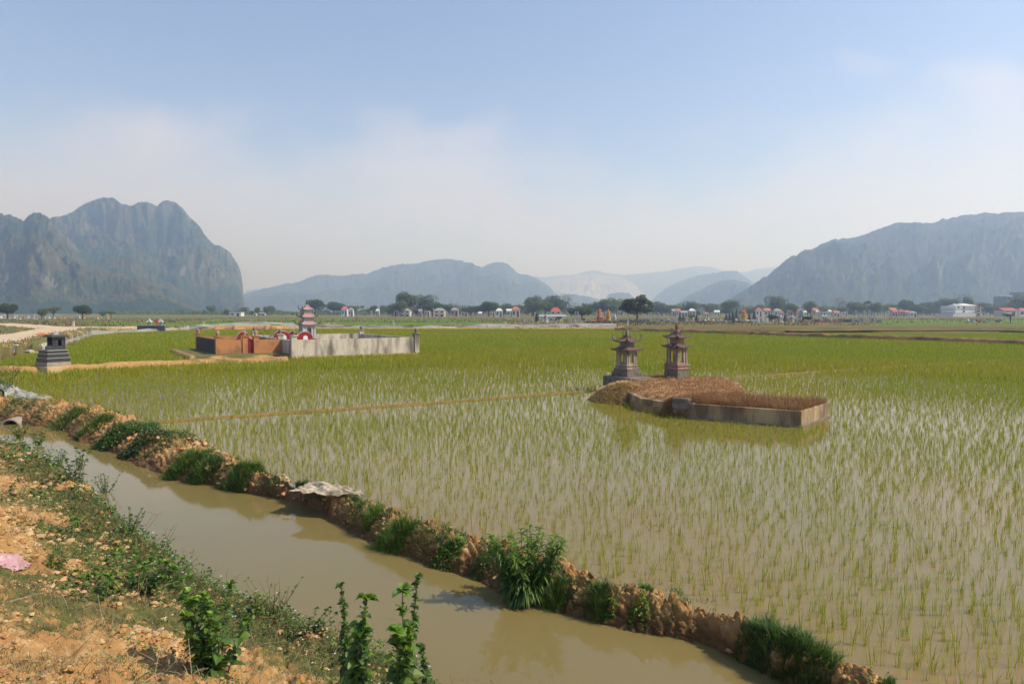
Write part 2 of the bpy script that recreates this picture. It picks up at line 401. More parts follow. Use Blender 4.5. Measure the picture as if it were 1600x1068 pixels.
    # dirt road on the left
    for pl, w in ((A2([(*at(px, py, .62), 0, 0) for px, py in ((-200, 570), (-60, 546), (0, 531), (40, 524), (75, 517.5), (92, 512.8), (125, 510.6))]), 2.5),
                  (A2([(*at(px, py, .62), 0, 0) for px, py in ((-120, 503), (0, 505.5), (40, 508), (80, 511.5), (110, 511.3), (300, 509.2), (420, 508))]), 2.6)):
        far = (y > 18) & (y < 170) & (x < 0)
        bd, bt = nearest(P[far], pl); w_ = w * (1 + .25 * fbm(x[far] * .2, y[far] * .2, o=2, s=99)); k = ss(w_ * 1.35, w_ * .9, bd) * (z[far] > .1); kp = ss(w_ * 1.0, w_ * .85, bd + .25 * n2[far]) * (z[far] > .3)
        z[far] = z[far] * (1 - k) + (.62 + .02 * n1[far]) * k; path[far] = np.maximum(path[far], kp)
    grass *= (1 - path)
    wet = ss(.16, -.02, z) * (z > -.34)
    return z, grass, wet, path
def tz(x, y):
    return float(terrain(np.array([[x, y]], float))[0][0])
def gat(px, py, tmax=60):
    """first hit of a pixel's ray with the ground"""
    r = ray(px, py); t = np.linspace(1.2, tmax, 6000)
    z = np.maximum(terrain(np.stack([r[0] * t, r[1] * t], 1))[0], -.12)
    k = np.argmax(CAMZ + r[2] * t <= z); return (r[0] * t[k], r[1] * t[k], float(z[k]))

def soilmat():
    t = NT("ground_soil")
    a = t.n('Attribute', attribute_name='tint'); sp = t.n('SeparateColor'); t.link(a.outputs['Color'], sp.inputs[0])
    tc = t.n('TexCoord').outputs['Object']
    soil = t.mix(t.ramp(t.noise(1.7, 7, .65, vec=tc), .35, .68), (.45, .255, .095), (.31, .165, .06))
    soil = t.mix(t.math('MULTIPLY', t.ramp(t.noise(9, 6, .7, vec=tc), .5, .72), .75), soil, (.60, .43, .235))
    soil = t.mix(t.math('MULTIPLY', t.ramp(t.noise(55, 5, .75, vec=tc), .52, .75), .6), soil, (.22, .12, .05))
    gr = t.mix(t.ramp(t.noise(2.3, 6, .7, vec=tc), .35, .65), (.10, .115, .03), (.165, .13, .055))
    gr = t.mix(t.math('MULTIPLY', t.ramp(t.noise(30, 4, .7, vec=tc), .45, .7), .6), gr, (.07, .085, .02))
    gm = t.math('ADD', sp.outputs[0], t.math('MULTIPLY', t.math('SUBTRACT', t.noise(12, 5, .7, vec=tc), .5), 1.1))
    c = t.mix(t.ramp(gm, .42, .62), soil, gr)
    c = t.mix(t.math('MULTIPLY', sp.outputs[1], .8), c, (.11, .055, .02))
    c = t.mix(sp.outputs[2], c, t.mix(t.noise(.8, 5, .6, vec=tc), (.56, .44, .30), (.46, .34, .22)))
    h = t.math('ADD', t.noise(38, 6, .75, vec=tc), t.math('MULTIPLY', t.noise(9, 5, .7, vec=tc), 1.5))
    rg = t.math('SUBTRACT', .95, t.math('MULTIPLY', sp.outputs[1], .35))
    return t.done(t.bsdf(c, rg, t.bump(h, .8, .02), .2))
M_SOIL = soilmat()
def build_ground():
    ang = np.radians(np.concatenate([np.arange(-75, -42, 1.0), np.arange(-42, 42.01, .115), np.arange(43, 76, 1.0)]))
    r = np.concatenate([[.05], np.exp(np.arange(math.log(.5), math.log(2), .05)), np.exp(np.arange(math.log(2), math.log(26), .0062)), np.exp(np.arange(math.log(26), math.log(120), .016)), np.exp(np.arange(math.log(120), math.log(7600), .07)), [7700]])
    R, A = np.meshgrid(r, ang, indexing='ij'); X = (R * np.sin(A)).ravel(); Y = (R * np.cos(A)).ravel() - .0
    z, g, w, p = terrain(np.stack([X, Y], 1), True, .10)
    n, m = len(r), len(ang); I = np.arange(n * m).reshape(n, m)
    q = np.stack([I[:-1, :-1], I[:-1, 1:], I[1:, 1:], I[1:, :-1]], -1).reshape(-1, 4)[:, ::-1]
    me = mesh("ground", np.stack([X, Y, z], 1), [q], [M_SOIL], np.stack([g, w, p], 1), smooth=True)
    tagp(link("ground", me), kind='structure')
build_ground()
def sweep(name, pl, step, nprof, gbase, seed, amp=1.0, cell=.16, gmul=.8, hvar=.3, base=-.32, sharp=.42, dark=0.0):
    pl = A2(pl); sg = np.hypot(*np.diff(pl[:, :2], axis=0).T); s = np.r_[0, np.cumsum(sg)]
    t = [0.0]
    while t[-1] < s[-1]:
        x = np.interp(t[-1], s, pl[:, 0]); y = np.interp(t[-1], s, pl[:, 1]); t.append(t[-1] + step * max(1.5, math.hypot(x, y)))
    t = A2(t[:-1] + [s[-1]]); C = [np.interp(t, s, pl[:, k]) for k in range(4)]
    k = np.ones(5) / 5
    for i in range(2):
        if len(t) > 60: m_ = max(3, int(len(t) / len(pl) * .35)) | 1; w_ = np.hanning(m_ + 2)[1:-1]; w_ /= w_.sum(); C[i] = np.convolve(np.pad(C[i], m_ // 2, mode='edge'), w_, 'valid')
    dx, dy = np.gradient(C[0]), np.gradient(C[1]); L = np.hypot(dx, dy) + 1e-9; nx, ny = -dy / L, dx / L
    q = np.linspace(-1.18, 1.18, nprof); T, Q = np.meshgrid(t, q, indexing='ij')
    h = C[2] * (1 + hvar * fbm(t * .8, t * 0 + seed, o=4, s=seed)); w = C[3] * (1 + .25 * fbm(t * .9, t * 0 + 3, o=4, s=seed + 1))
    off = w[:, None] * Q * (1 + .12 * fbm(T * 1.6, Q * 1.5 + 5, o=4, s=seed + 2)); a = np.abs(Q)
    drop = np.clip((a - sharp) / (1.02 - sharp), 0, 2) ** 1.05
    Z = h[:, None] - (h[:, None] - base * .55) * drop
    # displacement along the outward normal, cells in surface space
    arc = Q * w[:, None] * 1.5; D = 0
    far = np.hypot(C[0], C[1])[:, None]; wv1, wv2, wi = worley(T / cell + fbm(T * 5, arc * 5, o=2, s=seed) * .5, arc / cell, seed + 3); u1, u2, ui = worley(T / cell * 2.7, arc / cell * 2.7, seed + 4)
    D = amp * (.075 * (np.minimum(wv2 - wv1, .26) * 1.7 * (.35 + .9 * wi) - .14) + .035 * (np.minimum(u2 - u1, .25) * 1.6 - .15) + .035 * fbm(T * 4, arc * 4, o=4, s=seed + 6) + .012 * fbm(T * 30, arc * 30, o=3, s=seed + 7))
    D = D * np.clip(1.6 - a, .3, 1)
    nzv = 1 / (1 + 1.5 * drop); nh = np.sign(Q) * (1 - nzv)
    off = off + D * nh; Z = Z + D * np.maximum(nzv, .35)
    X = C[0][:, None] + nx[:, None] * off; Y = C[1][:, None] + ny[:, None] * off
    I = np.arange(X.size).reshape(X.shape); f = np.stack([I[:-1, :-1], I[:-1, 1:], I[1:, 1:], I[1:, :-1]], -1).reshape(-1, 4)[:, ::-1]
    g = np.clip(gbase + gmul * fbm(X * 1.3, Y * 1.3, o=4, s=seed + 8), 0, 1); wet = np.maximum(ss(.10, -.04, Z), dark)
    me = mesh(name, np.stack([X.ravel(), Y.ravel(), Z.ravel()], 1), [f], [M_SOIL], np.stack([g.ravel(), wet.ravel(), 0 * g.ravel()], 1), smooth=True)
    return tagp(link(name, me), kind='structure')
sweep("earth_bund", BUND, .0026, 110, .24, 5, 2.3, .12, hvar=.45, sharp=.22)
def hw(pl, h, w): pl = pl.copy(); pl[:, 2] = h; pl[:, 3] = w; return pl
sweep("field_bund", hw(THIN, .035, .22), .006, 12, .15, 15, .45, .12, base=-.2, dark=.7)
sweep("field_bund", hw(PATHB, .25, .70), .006, 20, .15, 25, .9, .25)
sweep("field_bund", hw(DARKB, .42, .7), .005, 16, .35, 35, 2.4, .35, dark=.75)
SHORE = A2([(x, 109.5 + 1.2 * math.sin(x * .11), .26, .8) for x in range(-62, 60, 6)])
sweep("field_bund", SHORE, .006, 12, .2, 45, 1.6, .4)
def build_water():
    b = [(p[0], p[1]) for p in BUND]
    # ditch: strip between bund centre line and a line inside the near bank
    n = 60
    def res(pl, n):
        pl = A2(pl); s = np.r_[0, np.cumsum(np.hypot(*np.diff(pl[:, :2], axis=0).T))]; t = np.linspace(0, s[-1], n)
        return np.stack([np.interp(t, s, pl[:, 0]), np.interp(t, s, pl[:, 1])], 1)
    B = res(BUND[2:, :2], n)
    E = res([(p[0] - .5, p[1] - .55) for p in E_near[1:]], n); E[0] = (-15.9, 19.2)
    V = np.concatenate([np.c_[B, np.full(n, -.12)], np.c_[E, np.full(n, -.12)]])
    q = [[i, n + i, n + i + 1, i + 1] for i in range(n - 1)]
    tagp(link("ditch_water", mesh("ditch_water", V, [q], [M_DITCH])), kind='structure')
    # paddy: fan of strips from the bund out to the far shore
    B = res(BUND[:, :2], 80); far = np.stack([np.linspace(-110, 130, 80), np.full(80, 112.0)], 1); far[-1] = (150, 20); far[-12:] = np.stack([np.linspace(118, 150, 12), np.linspace(112, -10, 12)], 1)
    V = np.concatenate([np.c_[B, np.zeros(80)], np.c_[far, np.zeros(80)]]); q = [[i + 1, i, 80 + i, 81 + i][::-1] for i in range(79)]
    V = np.vstack([V, [[-60, 24, 0]]]); tri = [[0, 80, 160]]
    o = link("paddy_water", mesh("paddy_water", V, [np.array(q)[:, ::-1], tri], [M_PADDY])); tagp(o, kind='structure')
build_water()
# ------------------------------------------------------------------ hills
def hillmat(name, green, dry, rock, rockamt=.5, scale=.012):
    t = NT(name); tc = t.n('TexCoord').outputs['Object']
    a = t.mix(t.ramp(t.noise(scale, 9, .62, vec=tc), .44, .56), green, dry)
    a = t.mix(t.math('MULTIPLY', t.ramp(t.noise(scale * 5, 7, .7, vec=tc), .45, .6), .75), a, tuple(c * .5 for c in green))
    geo = t.n('NewGeometry'); sp = t.n('SeparateXYZ'); t.link(geo.outputs['Normal'], sp.inputs[0])
    steep = t.ramp(sp.outputs[2], .62, .3)
    rk = t.math('MULTIPLY', t.math('MULTIPLY', steep, t.ramp(t.noise(scale * 1.8, 8, .7, vec=tc, stretch=(1, 1, .4)), .5, .64)), rockamt)
    a = t.mix(rk, a, rock)
    h = t.noise(scale * 9, 8, .75, vec=tc)
    return t.done(t.bsdf(a, .95, t.bump(h, 1.0, 9.0), .05))
def hill(name, sil, D, Wd, mat, seed, gully=.5, rough=1.2, foot=487.5, step=1.5, prof=.75):
    s = A2(sil); px = np.arange(s[0, 0], s[-1, 0] + .1, step)
    el = np.interp(px, s[:, 0], s[:, 1]); el = HOR - el
    edge = np.clip(el / 25, 0, 1)
    el = el + rough * edge * (fbm(px * .09, px * 0, o=5, s=seed, g=.72) * 3.2 + np.maximum(0, fbm(px * .4, px * 0, o=3, s=seed + 3)) * 2.4)
    el = np.maximum(el, -1)
    nv = 130; v = np.concatenate([np.linspace(0, 1, nv), np.linspace(1.06, 1.7, 10)])
    PX, Vv = np.meshgrid(px, v, indexing='ij'); EL = np.repeat(el[:, None], len(v), 1)
    Y = D - Wd * (1 - Vv); tx = (PX - 800) / F
    X0 = tx * D
    H = CAMZ + EL / F * D
    # ridged noise carved towards the viewer
    n = 1 - 2 * np.abs(fbm(X0 / (Wd * .45), Y / (Wd * .6), o=6, s=seed + 10, g=.55)); n2 = fbm(X0 / (Wd * .16), Y / (Wd * .25), o=5, s=seed + 20, g=.6)
    p = np.where(Vv <= 1, np.clip(Vv, 0, 1) ** prof, np.clip(1 - (Vv - 1) * 1.2, 0, 1) ** 1.0)
    win = np.sin(np.clip(Vv, 0, 1) * math.pi) ** .8 * (Vv < 1)
    n3 = 1 - 2 * np.abs(fbm(X0 / (Wd * .07), Y / (Wd * .22), o=5, s=seed + 40, g=.6))
    z = H * (p + win * gully * (.42 * (n - .55) + .20 * n2 + .085 * (n3 - .4)))
    Y = Y + np.sin(np.clip(Vv, 0, 1) * math.pi) ** .5 * (Vv < 1) * Wd * gully * (.16 * fbm(X0 / (Wd * .16), H * p / (Wd * .11), o=5, s=seed + 60, g=.62) + .05 * fbm(X0 / (Wd * .04), H * p / (Wd * .035), o=3, s=seed + 70))
    X = tx * Y
    lim = CAMZ + (EL - .8) / F * Y
    z = np.where(Vv < .985, np.minimum(z, lim), z)
    z = np.where(Vv == 0, -3, z); z = np.maximum(z, -3)
    I = np.arange(X.size).reshape(X.shape)
    q = np.stack([I[:-1, :-1], I[1:, :-1], I[1:, 1:], I[:-1, 1:]], -1).reshape(-1, 4)
    me = mesh(name, np.stack([X.ravel(), Y.ravel(), z.ravel()], 1), [q], [mat], smooth=True)
    return tagp(link(name, me), kind='structure')
HM1 = hillmat("hill_scrub", (.035, .075, .035), (.12, .105, .055), (.34, .29, .25), .6, .010)
HM2 = hillmat("hill_forest", (.022, .040, .022), (.055, .06, .032), (.26, .24, .22), .5, .006)
HM3 = hillmat("hill_quarry", (.40, .34, .28), (.22, .20, .16), (.62, .54, .46), 1.0, .004)
hill("hill", [(-260, 400), (-160, 350), (-60, 325), (0, 331), (12, 338), (20, 335), (42, 345), (50, 338), (65, 333), (80, 340), (90, 352), (110, 372), (130, 392), (150, 404), (175, 398), (200, 402), (225, 412), (250, 432), (275, 448), (300, 470), (330, 484), (345, 488)], 1150, 420, HM1, 5, .75, 1.3)
hill("hill", [(-40, 380), (20, 362), (60, 348), (88, 341), (118, 334), (130, 325), (150, 316), (165, 311), (182, 311), (196, 320), (210, 322), (225, 318), (238, 319), (250, 324), (256, 318), (266, 315), (278, 318), (292, 330), (305, 346), (315, 355), (325, 372), (338, 384), (350, 388), (362, 396), (372, 412), (378, 428), (381, 450), (382, 476), (384, 488)], 1750, 560, HM1, 17, .75, 1.0, prof=.55)
hill("hill", [(300, 470), (385, 460), (400, 455), (440, 445), (470, 440), (488, 432), (500, 430), (540, 430), (575, 429), (590, 420), (612, 415), (640, 413), (660, 410), (676, 407), (700, 405), (735, 410), (752, 418), (765, 412), (780, 411), (796, 415), (812, 428), (840, 436), (858, 448), (872, 462), (900, 480), (910, 488)], 3000, 900, HM2, 31, .8, 1.0)
hill("hill", [(850, 488), (872, 462), (890, 459), (910, 462), (930, 466), (944, 470), (950, 460), (965, 457), (982, 458), (992, 466), (1000, 476), (1010, 487)], 2700, 400, HM2, 37, .6, .6)
hill("hill", [(1000, 488), (1012, 474), (1025, 462), (1045, 448), (1070, 436), (1090, 430), (1110, 427), (1130, 424), (1150, 424), (1160, 430), (1175, 442), (1200, 450), (1260, 470), (1300, 488)], 3400, 800, HM2, 43, .8, .8)
hill("hill", [(1040, 488), (1060, 474), (1075, 460), (1095, 452), (1110, 444), (1130, 438), (1150, 438), (1165, 441), (1180, 450), (1240, 470), (1300, 488)], 2200, 500, HM2, 47, .8, .8)
hill("hill", [(1110, 488), (1150, 460), (1180, 443), (1195, 432), (1215, 415), (1235, 402), (1255, 392), (1275, 386), (1300, 376), (1330, 372), (1350, 366), (1372, 358), (1395, 350), (1420, 350), (1445, 350), (1460, 347), (1480, 342), (1510, 336), (1540, 335), (1575, 334), (1600, 331), (1660, 326), (1750, 340), (1850, 380), (1960, 440), (2020, 488)], 1550, 480, HM2, 53, .7, 1.2)
hill("hill", [(380, 470), (386, 455), (400, 452), (415, 452), (430, 447), (450, 444), (480, 448), (560, 465), (620, 488)], 5000, 900, HM2, 59, .5, .5)
hill("hill", [(780, 470), (820, 430), (845, 434), (870, 432), (900, 428), (925, 422), (950, 427), (975, 430), (1000, 428), (1035, 424), (1060, 420), (1085, 416), (1110, 418), (1130, 424), (1160, 426), (1185, 420), (1220, 416), (1260, 430), (1320, 460), (1350, 488)], 5600, 1200, HM2, 61, .5, .5)
hill("quarry_hill", [(820, 488), (842, 460), (852, 440), (872, 434), (900, 431), (930, 428), (965, 433), (985, 440), (1005, 455), (1030, 470), (1060, 488)], 4900, 500, HM3, 67, .5, .3)
# haze: the whole valley's air
def haze():
    t = NT("haze"); v = t.n('VolumePrincipled'); v.inputs['Color'].default_value = HAZE_COL; v.inputs['Absorption Color'].default_value = (1, 1, 1, 1); v.inputs['Density'].default_value = HAZE_DENSITY; v.inputs['Anisotropy'].default_value = .35
    t.link(v.outputs[0], t.out.inputs['Volume'])
    tagp(MB().box((0, 4300, 219), (15800, 9400, 442)).build("haze", t.m), kind='stuff')
HAZE_COL = (.50, .67, 1.0, 1)
haze()
# ------------------------------------------------------------------ masonry, tombs and shrines
OLD = paint("old_plaster", (.42, .33, .25), (.09, .075, .06), 6.0, .95, .92, True, .6, .01, 60, lo=.40, hi=.62)
OLDDARK = paint("mossy_masonry", (.20, .17, .14), (.06, .05, .042), 5.0, .8, .95, False, .8, .02, 50)
OLDPINK = paint("old_pink_plaster", (.38, .235, .185), (.16, .11, .09), 6.0, .8, .92, False, .6, .01, 60, lo=.42, hi=.62)
OLDTILE = paint("old_roof_tile", (.235, .15, .12), (.075, .066, .06), 8.0, .85, .9, False, .7, .01, 70, lo=.4, hi=.6)
OLDGREY = paint("old_carved_trim", (.30, .26, .23), (.07, .062, .055), 10.0, .85, .92, False, .7, .01, 80, lo=.4, hi=.6)
CLAY = paint("clay_jar", (.30, .10, .055), None, 10, .5)
CONC = paint("tomb_concrete", (.44, .32, .18), (.085, .06, .038), 2.2, .9, .92, True, .6, .012, 50, lo=.40, hi=.60)
def troof(w0, w1, z0, h, lift, n=14, ribs=True, thick=.05, rib=.012, pw=1.6):
    """square curved roof: eave half width w0 to top half width w1, corners swept up"""
    mb = MB(); lev = 7; ring = []
    for k in range(lev):
        t = k / (lev - 1); s = w0 + (w1 - w0) * (1 - (1 - t) ** 1.25); pts = []
        for side in range(4):
            for i in range(n):
                f = i / n * 2 - 1
                c = abs(f) ** 3.0; out = s * (1 + .10 * c * (1 - t))
                z = z0 + h * t ** pw + lift * c * (1 - t) ** 1.6 + (rib * (1 if i % 2 else -1) if ribs and 0 < k < lev else 0)
                p = (f * out, -out); a = side * math.pi / 2
                pts.append((p[0] * math.cos(a) - p[1] * math.sin(a), p[0] * math.sin(a) + p[1] * math.cos(a), z))
        ring.append(pts)
    m = 4 * n; V = [p for r in ring for p in r]
    low = [(x * .97, y * .97, z - thick) for x, y, z in ring[0]]; V += low; q = []
    for k in range(lev - 1):
        for i in range(m): j = (i + 1) % m; q.append([k * m + i, k * m + j, (k + 1) * m + j, (k + 1) * m + i])
    b = lev * m
    for i in range(m): j = (i + 1) % m; q.append([b + i, b + j, j, i])
    V.append((0, 0, z0 - thick * .5)); c = len(V) - 1; tri = [[c, b + (i + 1) % m, b + i] for i in range(m)]
    V.append((0, 0, z0 + h)); c2 = len(V) - 1; tri += [[c2, (lev - 1) * m + i, (lev - 1) * m + (i + 1) % m] for i in range(m)]
    mb.add(V, [q, tri]); return mb
def horn(mb, ang, r0, z0, L, up, r=.035, curl=.5):
    """swept-up eave end that curls back"""
    P = []
    for i in range(9):
        t = i / 8; rr = r0 - .25 * L + L * (t * 1.2 - curl * t ** 3); P.append((math.cos(ang) * rr, math.sin(ang) * rr, z0 + up * t ** 1.7))
    mb.tube(P, [r * (1.15 - .75 * i / 8) for i in range(9)], 6)
    for i in (3, 5, 7): p = P[i]; mb.lathe([(.001, -r * .9), (r * .8, 0), (.001, r * .9)], 5, (p[0], p[1], p[2] + r * .9))
def archwall(mb, w, z0, z1, y, th, aw, a0, a1, n=8):
    """wall panel in x,z with an arched opening, from y to y+th"""
    out = [(-w, z0), (w, z0), (w, z1), (-w, z1)]
    sp = a1 - aw; arc = [(aw * math.cos(math.pi * i / n), sp + aw * 1.15 * math.sin(math.pi * i / n)) for i in range(n + 1)]
    if a0 > z0 + 1e-4: mb.prismy([(-aw, z0), (aw, z0), (aw, a0), (-aw, a0)], y, y + th)
    mb.prismy([(-w, z0), (-aw, z0), (-aw, sp), (-w, sp)], y, y + th); mb.prismy([(aw, z0), (w, z0), (w, sp), (aw, sp)], y, y + th)
    h = n // 2
    mb.prismy([(w, sp), (w, z1), (0, z1)] + arc[:h + 1][::-1], y, y + th)
    mb.prismy([(0, z1), (-w, z1), (-w, sp)] + arc[h:][::-1], y, y + th)
def rot4(fn):
    m = MB()
    for k in range(4):
        t = MB(); fn(t); a = k * math.pi / 2; V = np.concatenate(t.V); ca, sa = math.cos(a), math.sin(a)
        V[:, :2] = V[:, :2] @ np.array([[ca, sa], [-sa, ca]])
        m.add(V, [np.concatenate(f) for f in t.Fq.values()])
    return m
def jitter(o, amp, sc):
    me = o.data; n = len(me.vertices); c = np.empty(n * 3); me.vertices.foreach_get('co', c); c = c.reshape(-1, 3)
    for k in range(3): c[:, k] += amp * fbm(c[:, 0] * sc, c[:, 1] * sc, c[:, 2] * sc, o=2, s=100 + k)
    me.vertices.foreach_set('co', c.ravel().astype(np.float32)); me.update()
def weather(o, lv=3, amp=.008, sc=6):
    s = o.modifiers.new('sub', 'SUBSURF'); s.subdivision_type = 'SIMPLE'; s.levels = lv; s.render_levels = lv
    d = o.modifiers.new('disp', 'DISPLACE'); tx = bpy.data.textures.get('worn') or bpy.data.textures.new('worn', 'CLOUDS'); tx.noise_scale = .12; tx.noise_depth = 3
    d.texture = tx; d.strength = amp * 2.5; d.mid_level = .5; return o

# two small shrine towers on the island
pL = A2(at(979, 594, .38)); pR = A2(at(1057, 592, .40))
def shrine_a():
    r = empty("shrine_tower", (pL[0], pL[1], .53), math.radians(38), "smaller grey two-roofed stone shrine tower with upturned horns, on the low dark slab", "shrine tower", "old stone shrine towers on the flooded grave island")
    r.scale = (.76, .76, .86)
    weather(MB().box((0, 0, .10), (.98, .98, .20)).box((0, 0, .26), (.86, .86, .13)).build("plinth", OLDDARK, r, bevel=.015), 2)
    MB().box((0, 0, .345), (.80, .80, .06)).box((0, 0, .395), (.70, .70, .06)).box((0, 0, .45), (.77, .77, .05)).build("base_moulding", OLD, r, bevel=.012)
    b = rot4(lambda m: (archwall(m, .30, .47, 1.06, -.32, .055, .10, .56, .90), m.box((.30, -.30, .765), (.075, .075, .60)))).build("body", OLD, r)
    MB().lathe([(.09, .47), (.10, .52), (.06, .6), (.09, .68), (.05, .76), (.001, .80)], 10).build("incense_urn", OLDDARK, r, True)
    troof(.50, .24, 1.10, .15, .045, 16).build("lower_roof", OLDTILE, r)
    MB().box((0, 0, 1.33), (.46, .46, .20)).box((0, 0, 1.245), (.52, .52, .035)).build("neck", OLDGREY, r, bevel=.01)
    troof(.44, .07, 1.45, .24, .07, 16, pw=1.35).build("upper_roof", OLDTILE, r)
    for k in range(4):
        h = MB(); horn(h, math.pi / 4 + k * math.pi / 2, .60, 1.50, .20, .22, .045, .75); h.build("eave_horn", OLDGREY, r, True)
    f = MB(); f.lathe([(.10, 1.62), (.12, 1.68), (.07, 1.73), (.09, 1.79), (.05, 1.84), (.035, 1.93), (.001, 1.98)], 8)
    for k in range(4): horn(f, math.pi / 4 + k * math.pi / 2, .14, 1.60, .12, .17, .035, .8)
    f.build("finial", OLDGREY, r, True)
def shrine_b():
    r = empty("shrine_tower", (pR[0], pR[1], .36), math.radians(36), "taller reddish two-roofed shrine tower with a clay jar on top", "shrine tower", "old stone shrine towers on the flooded grave island")
    r.scale = (.72, .72, .92)
    weather(MB().box((0, 0, .22), (.86, .86, .46), top=.97).build("plinth", OLDDARK, r, bevel=.015), 3)
    MB().box((0, 0, .475), (.90, .90, .06)).box((0, 0, .53), (.82, .82, .07)).box((0, 0, .595), (.91, .91, .06)).box((0, 0, .65), (.80, .80, .05)).build("base_moulding", OLDPINK, r, bevel=.012)
    rot4(lambda m: (archwall(m, .29, .67, 1.28, -.33, .055, .12, .70, 1.16), m.box((.31, -.31, .97), (.085, .085, .62)), m.box((.33, -.33, .73), (.10, .10, .13), top=.7))).build("body", OLD, r)
    MB().lathe([(.10, .67), (.11, .74), (.06, .84), (.10, .92), (.05, 1.0), (.001, 1.05)], 10).build("incense_urn", OLDDARK, r, True)
    troof(.50, .25, 1.31, .15, .075, 16).build("lower_roof", OLDTILE, r)
    MB().box((0, 0, 1.545), (.50, .50, .20)).box((0, 0, 1.455), (.54, .54, .035)).build("neck", OLDPINK, r, bevel=.01)
    troof(.46, .09, 1.68, .20, .075, 16, pw=1.35).build("upper_roof", OLDTILE, r)
    h = MB(); horn(h, math.pi / 4 + math.pi * .75 + math.radians(10) , .62, 1.36, .38, .26, .05, .45); h.build("eave_horn", OLDGREY, r, True)
    f = MB(); f.lathe([(.12, 1.84), (.14, 1.90), (.10, 1.95)], 8)
    for k in range(4): horn(f, math.pi / 4 + k * math.pi / 2, .22, 1.78, .16, .24, .04, .75)
    f.build("crest", OLDGREY, r, True)
    j = MB(); j.lathe([(.05, 1.95), (.085, 1.98), (.105, 2.05), (.085, 2.13), (.045, 2.17), (.06, 2.19), (.001, 2.22)], 12); j.build("jar", CLAY, r, True)
shrine_a(); shrine_b()

# long grave trough in front: measured corners
P1, P2, P3 = A2(at(1052, 652, 0)), A2(at(1252, 668, 0)), A2(at(1295, 652, 0)); P4 = P1 + P3 - P2
U1 = (P2 - P1) / np.linalg.norm(P2 - P1); V1 = (P4 - P1) / np.linalg.norm(P4 - P1); LU = np.linalg.norm(P2 - P1); LV = np.linalg.norm(P4 - P1)
def gl(u, v): p = P1 + U1 * u + V1 * v; return (float(p[0]), float(p[1]))
def bladeset(P, H, Wd, head, lean, col, tipcol=None, seg=2, curl=1.0, rng=RNG):
    """vectorised grass blades -> (V, faces, cols)"""
    n = len(P); P = np.asarray(P, float); H = np.broadcast_to(H, (n,)); Wd = np.broadcast_to(Wd, (n,)); lean = np.broadcast_to(lean, (n,))
    dx, dy = np.cos(head), np.sin(head); wa = head + math.pi / 2 + rng.normal(0, .6, n); wx, wy = np.cos(wa), np.sin(wa)
    V = []; C = []; tipcol = col if tipcol is None else tipcol
    for k in range(seg + 1):
        t = k / seg; off = H * lean * (t ** (1 + curl)); z = H * t * np.sqrt(np.clip(1 - (lean * t * .6) ** 2, .15, 1))
        c = np.stack([P[:, 0] + dx * off, P[:, 1] + dy * off, P[:, 2] + z], 1)
        w = Wd * (1 - t) ** .6 * .5 if k < seg else None
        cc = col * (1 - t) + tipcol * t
        if k < seg:
            o = np.stack([wx * w, wy * w, np.zeros(n)], 1); V += [c - o, c + o]; C += [cc, cc]
        else: V.append(c); C.append(cc)
    V = np.stack(V, 1); m = 2 * seg + 1; b = (np.arange(n) * m)[:, None]
    q = [b + np.array([[2 * k, 2 * k + 1, 2 * k + 3, 2 * k + 2]]) for k in range(seg - 1)]
    tri = b + np.array([[2 * seg - 2, 2 * seg - 1, 2 * seg]])
    return V.reshape(-1, 3), ([np.concatenate(q)] if q else []) + [tri], np.stack(C, 1).reshape(-1, 3)
def pickcol(n, cols, jit=.18, rng=RNG):
    cols = A2(cols); c = cols[rng.integers(0, len(cols), n)]
    return c * (1 + rng.normal(0, jit, (n, 1))).clip(.5, 1.6) * (1 + rng.normal(0, .05, (n, 3)))
LM_GRASS = leafmat("grass_blade", trans=.35)
LM_DRY = leafmat("dry_stems", trans=.15, rough=.8)
LM_LEAF = leafmat("weed_leaf", trans=.38, rough=.45, spec=.4)
LM_TREE = leafmat("tree_leaf", trans=.32, rough=.7)
def scatter_quad(n, rng=RNG): return rng.random(n), rng.random(n)
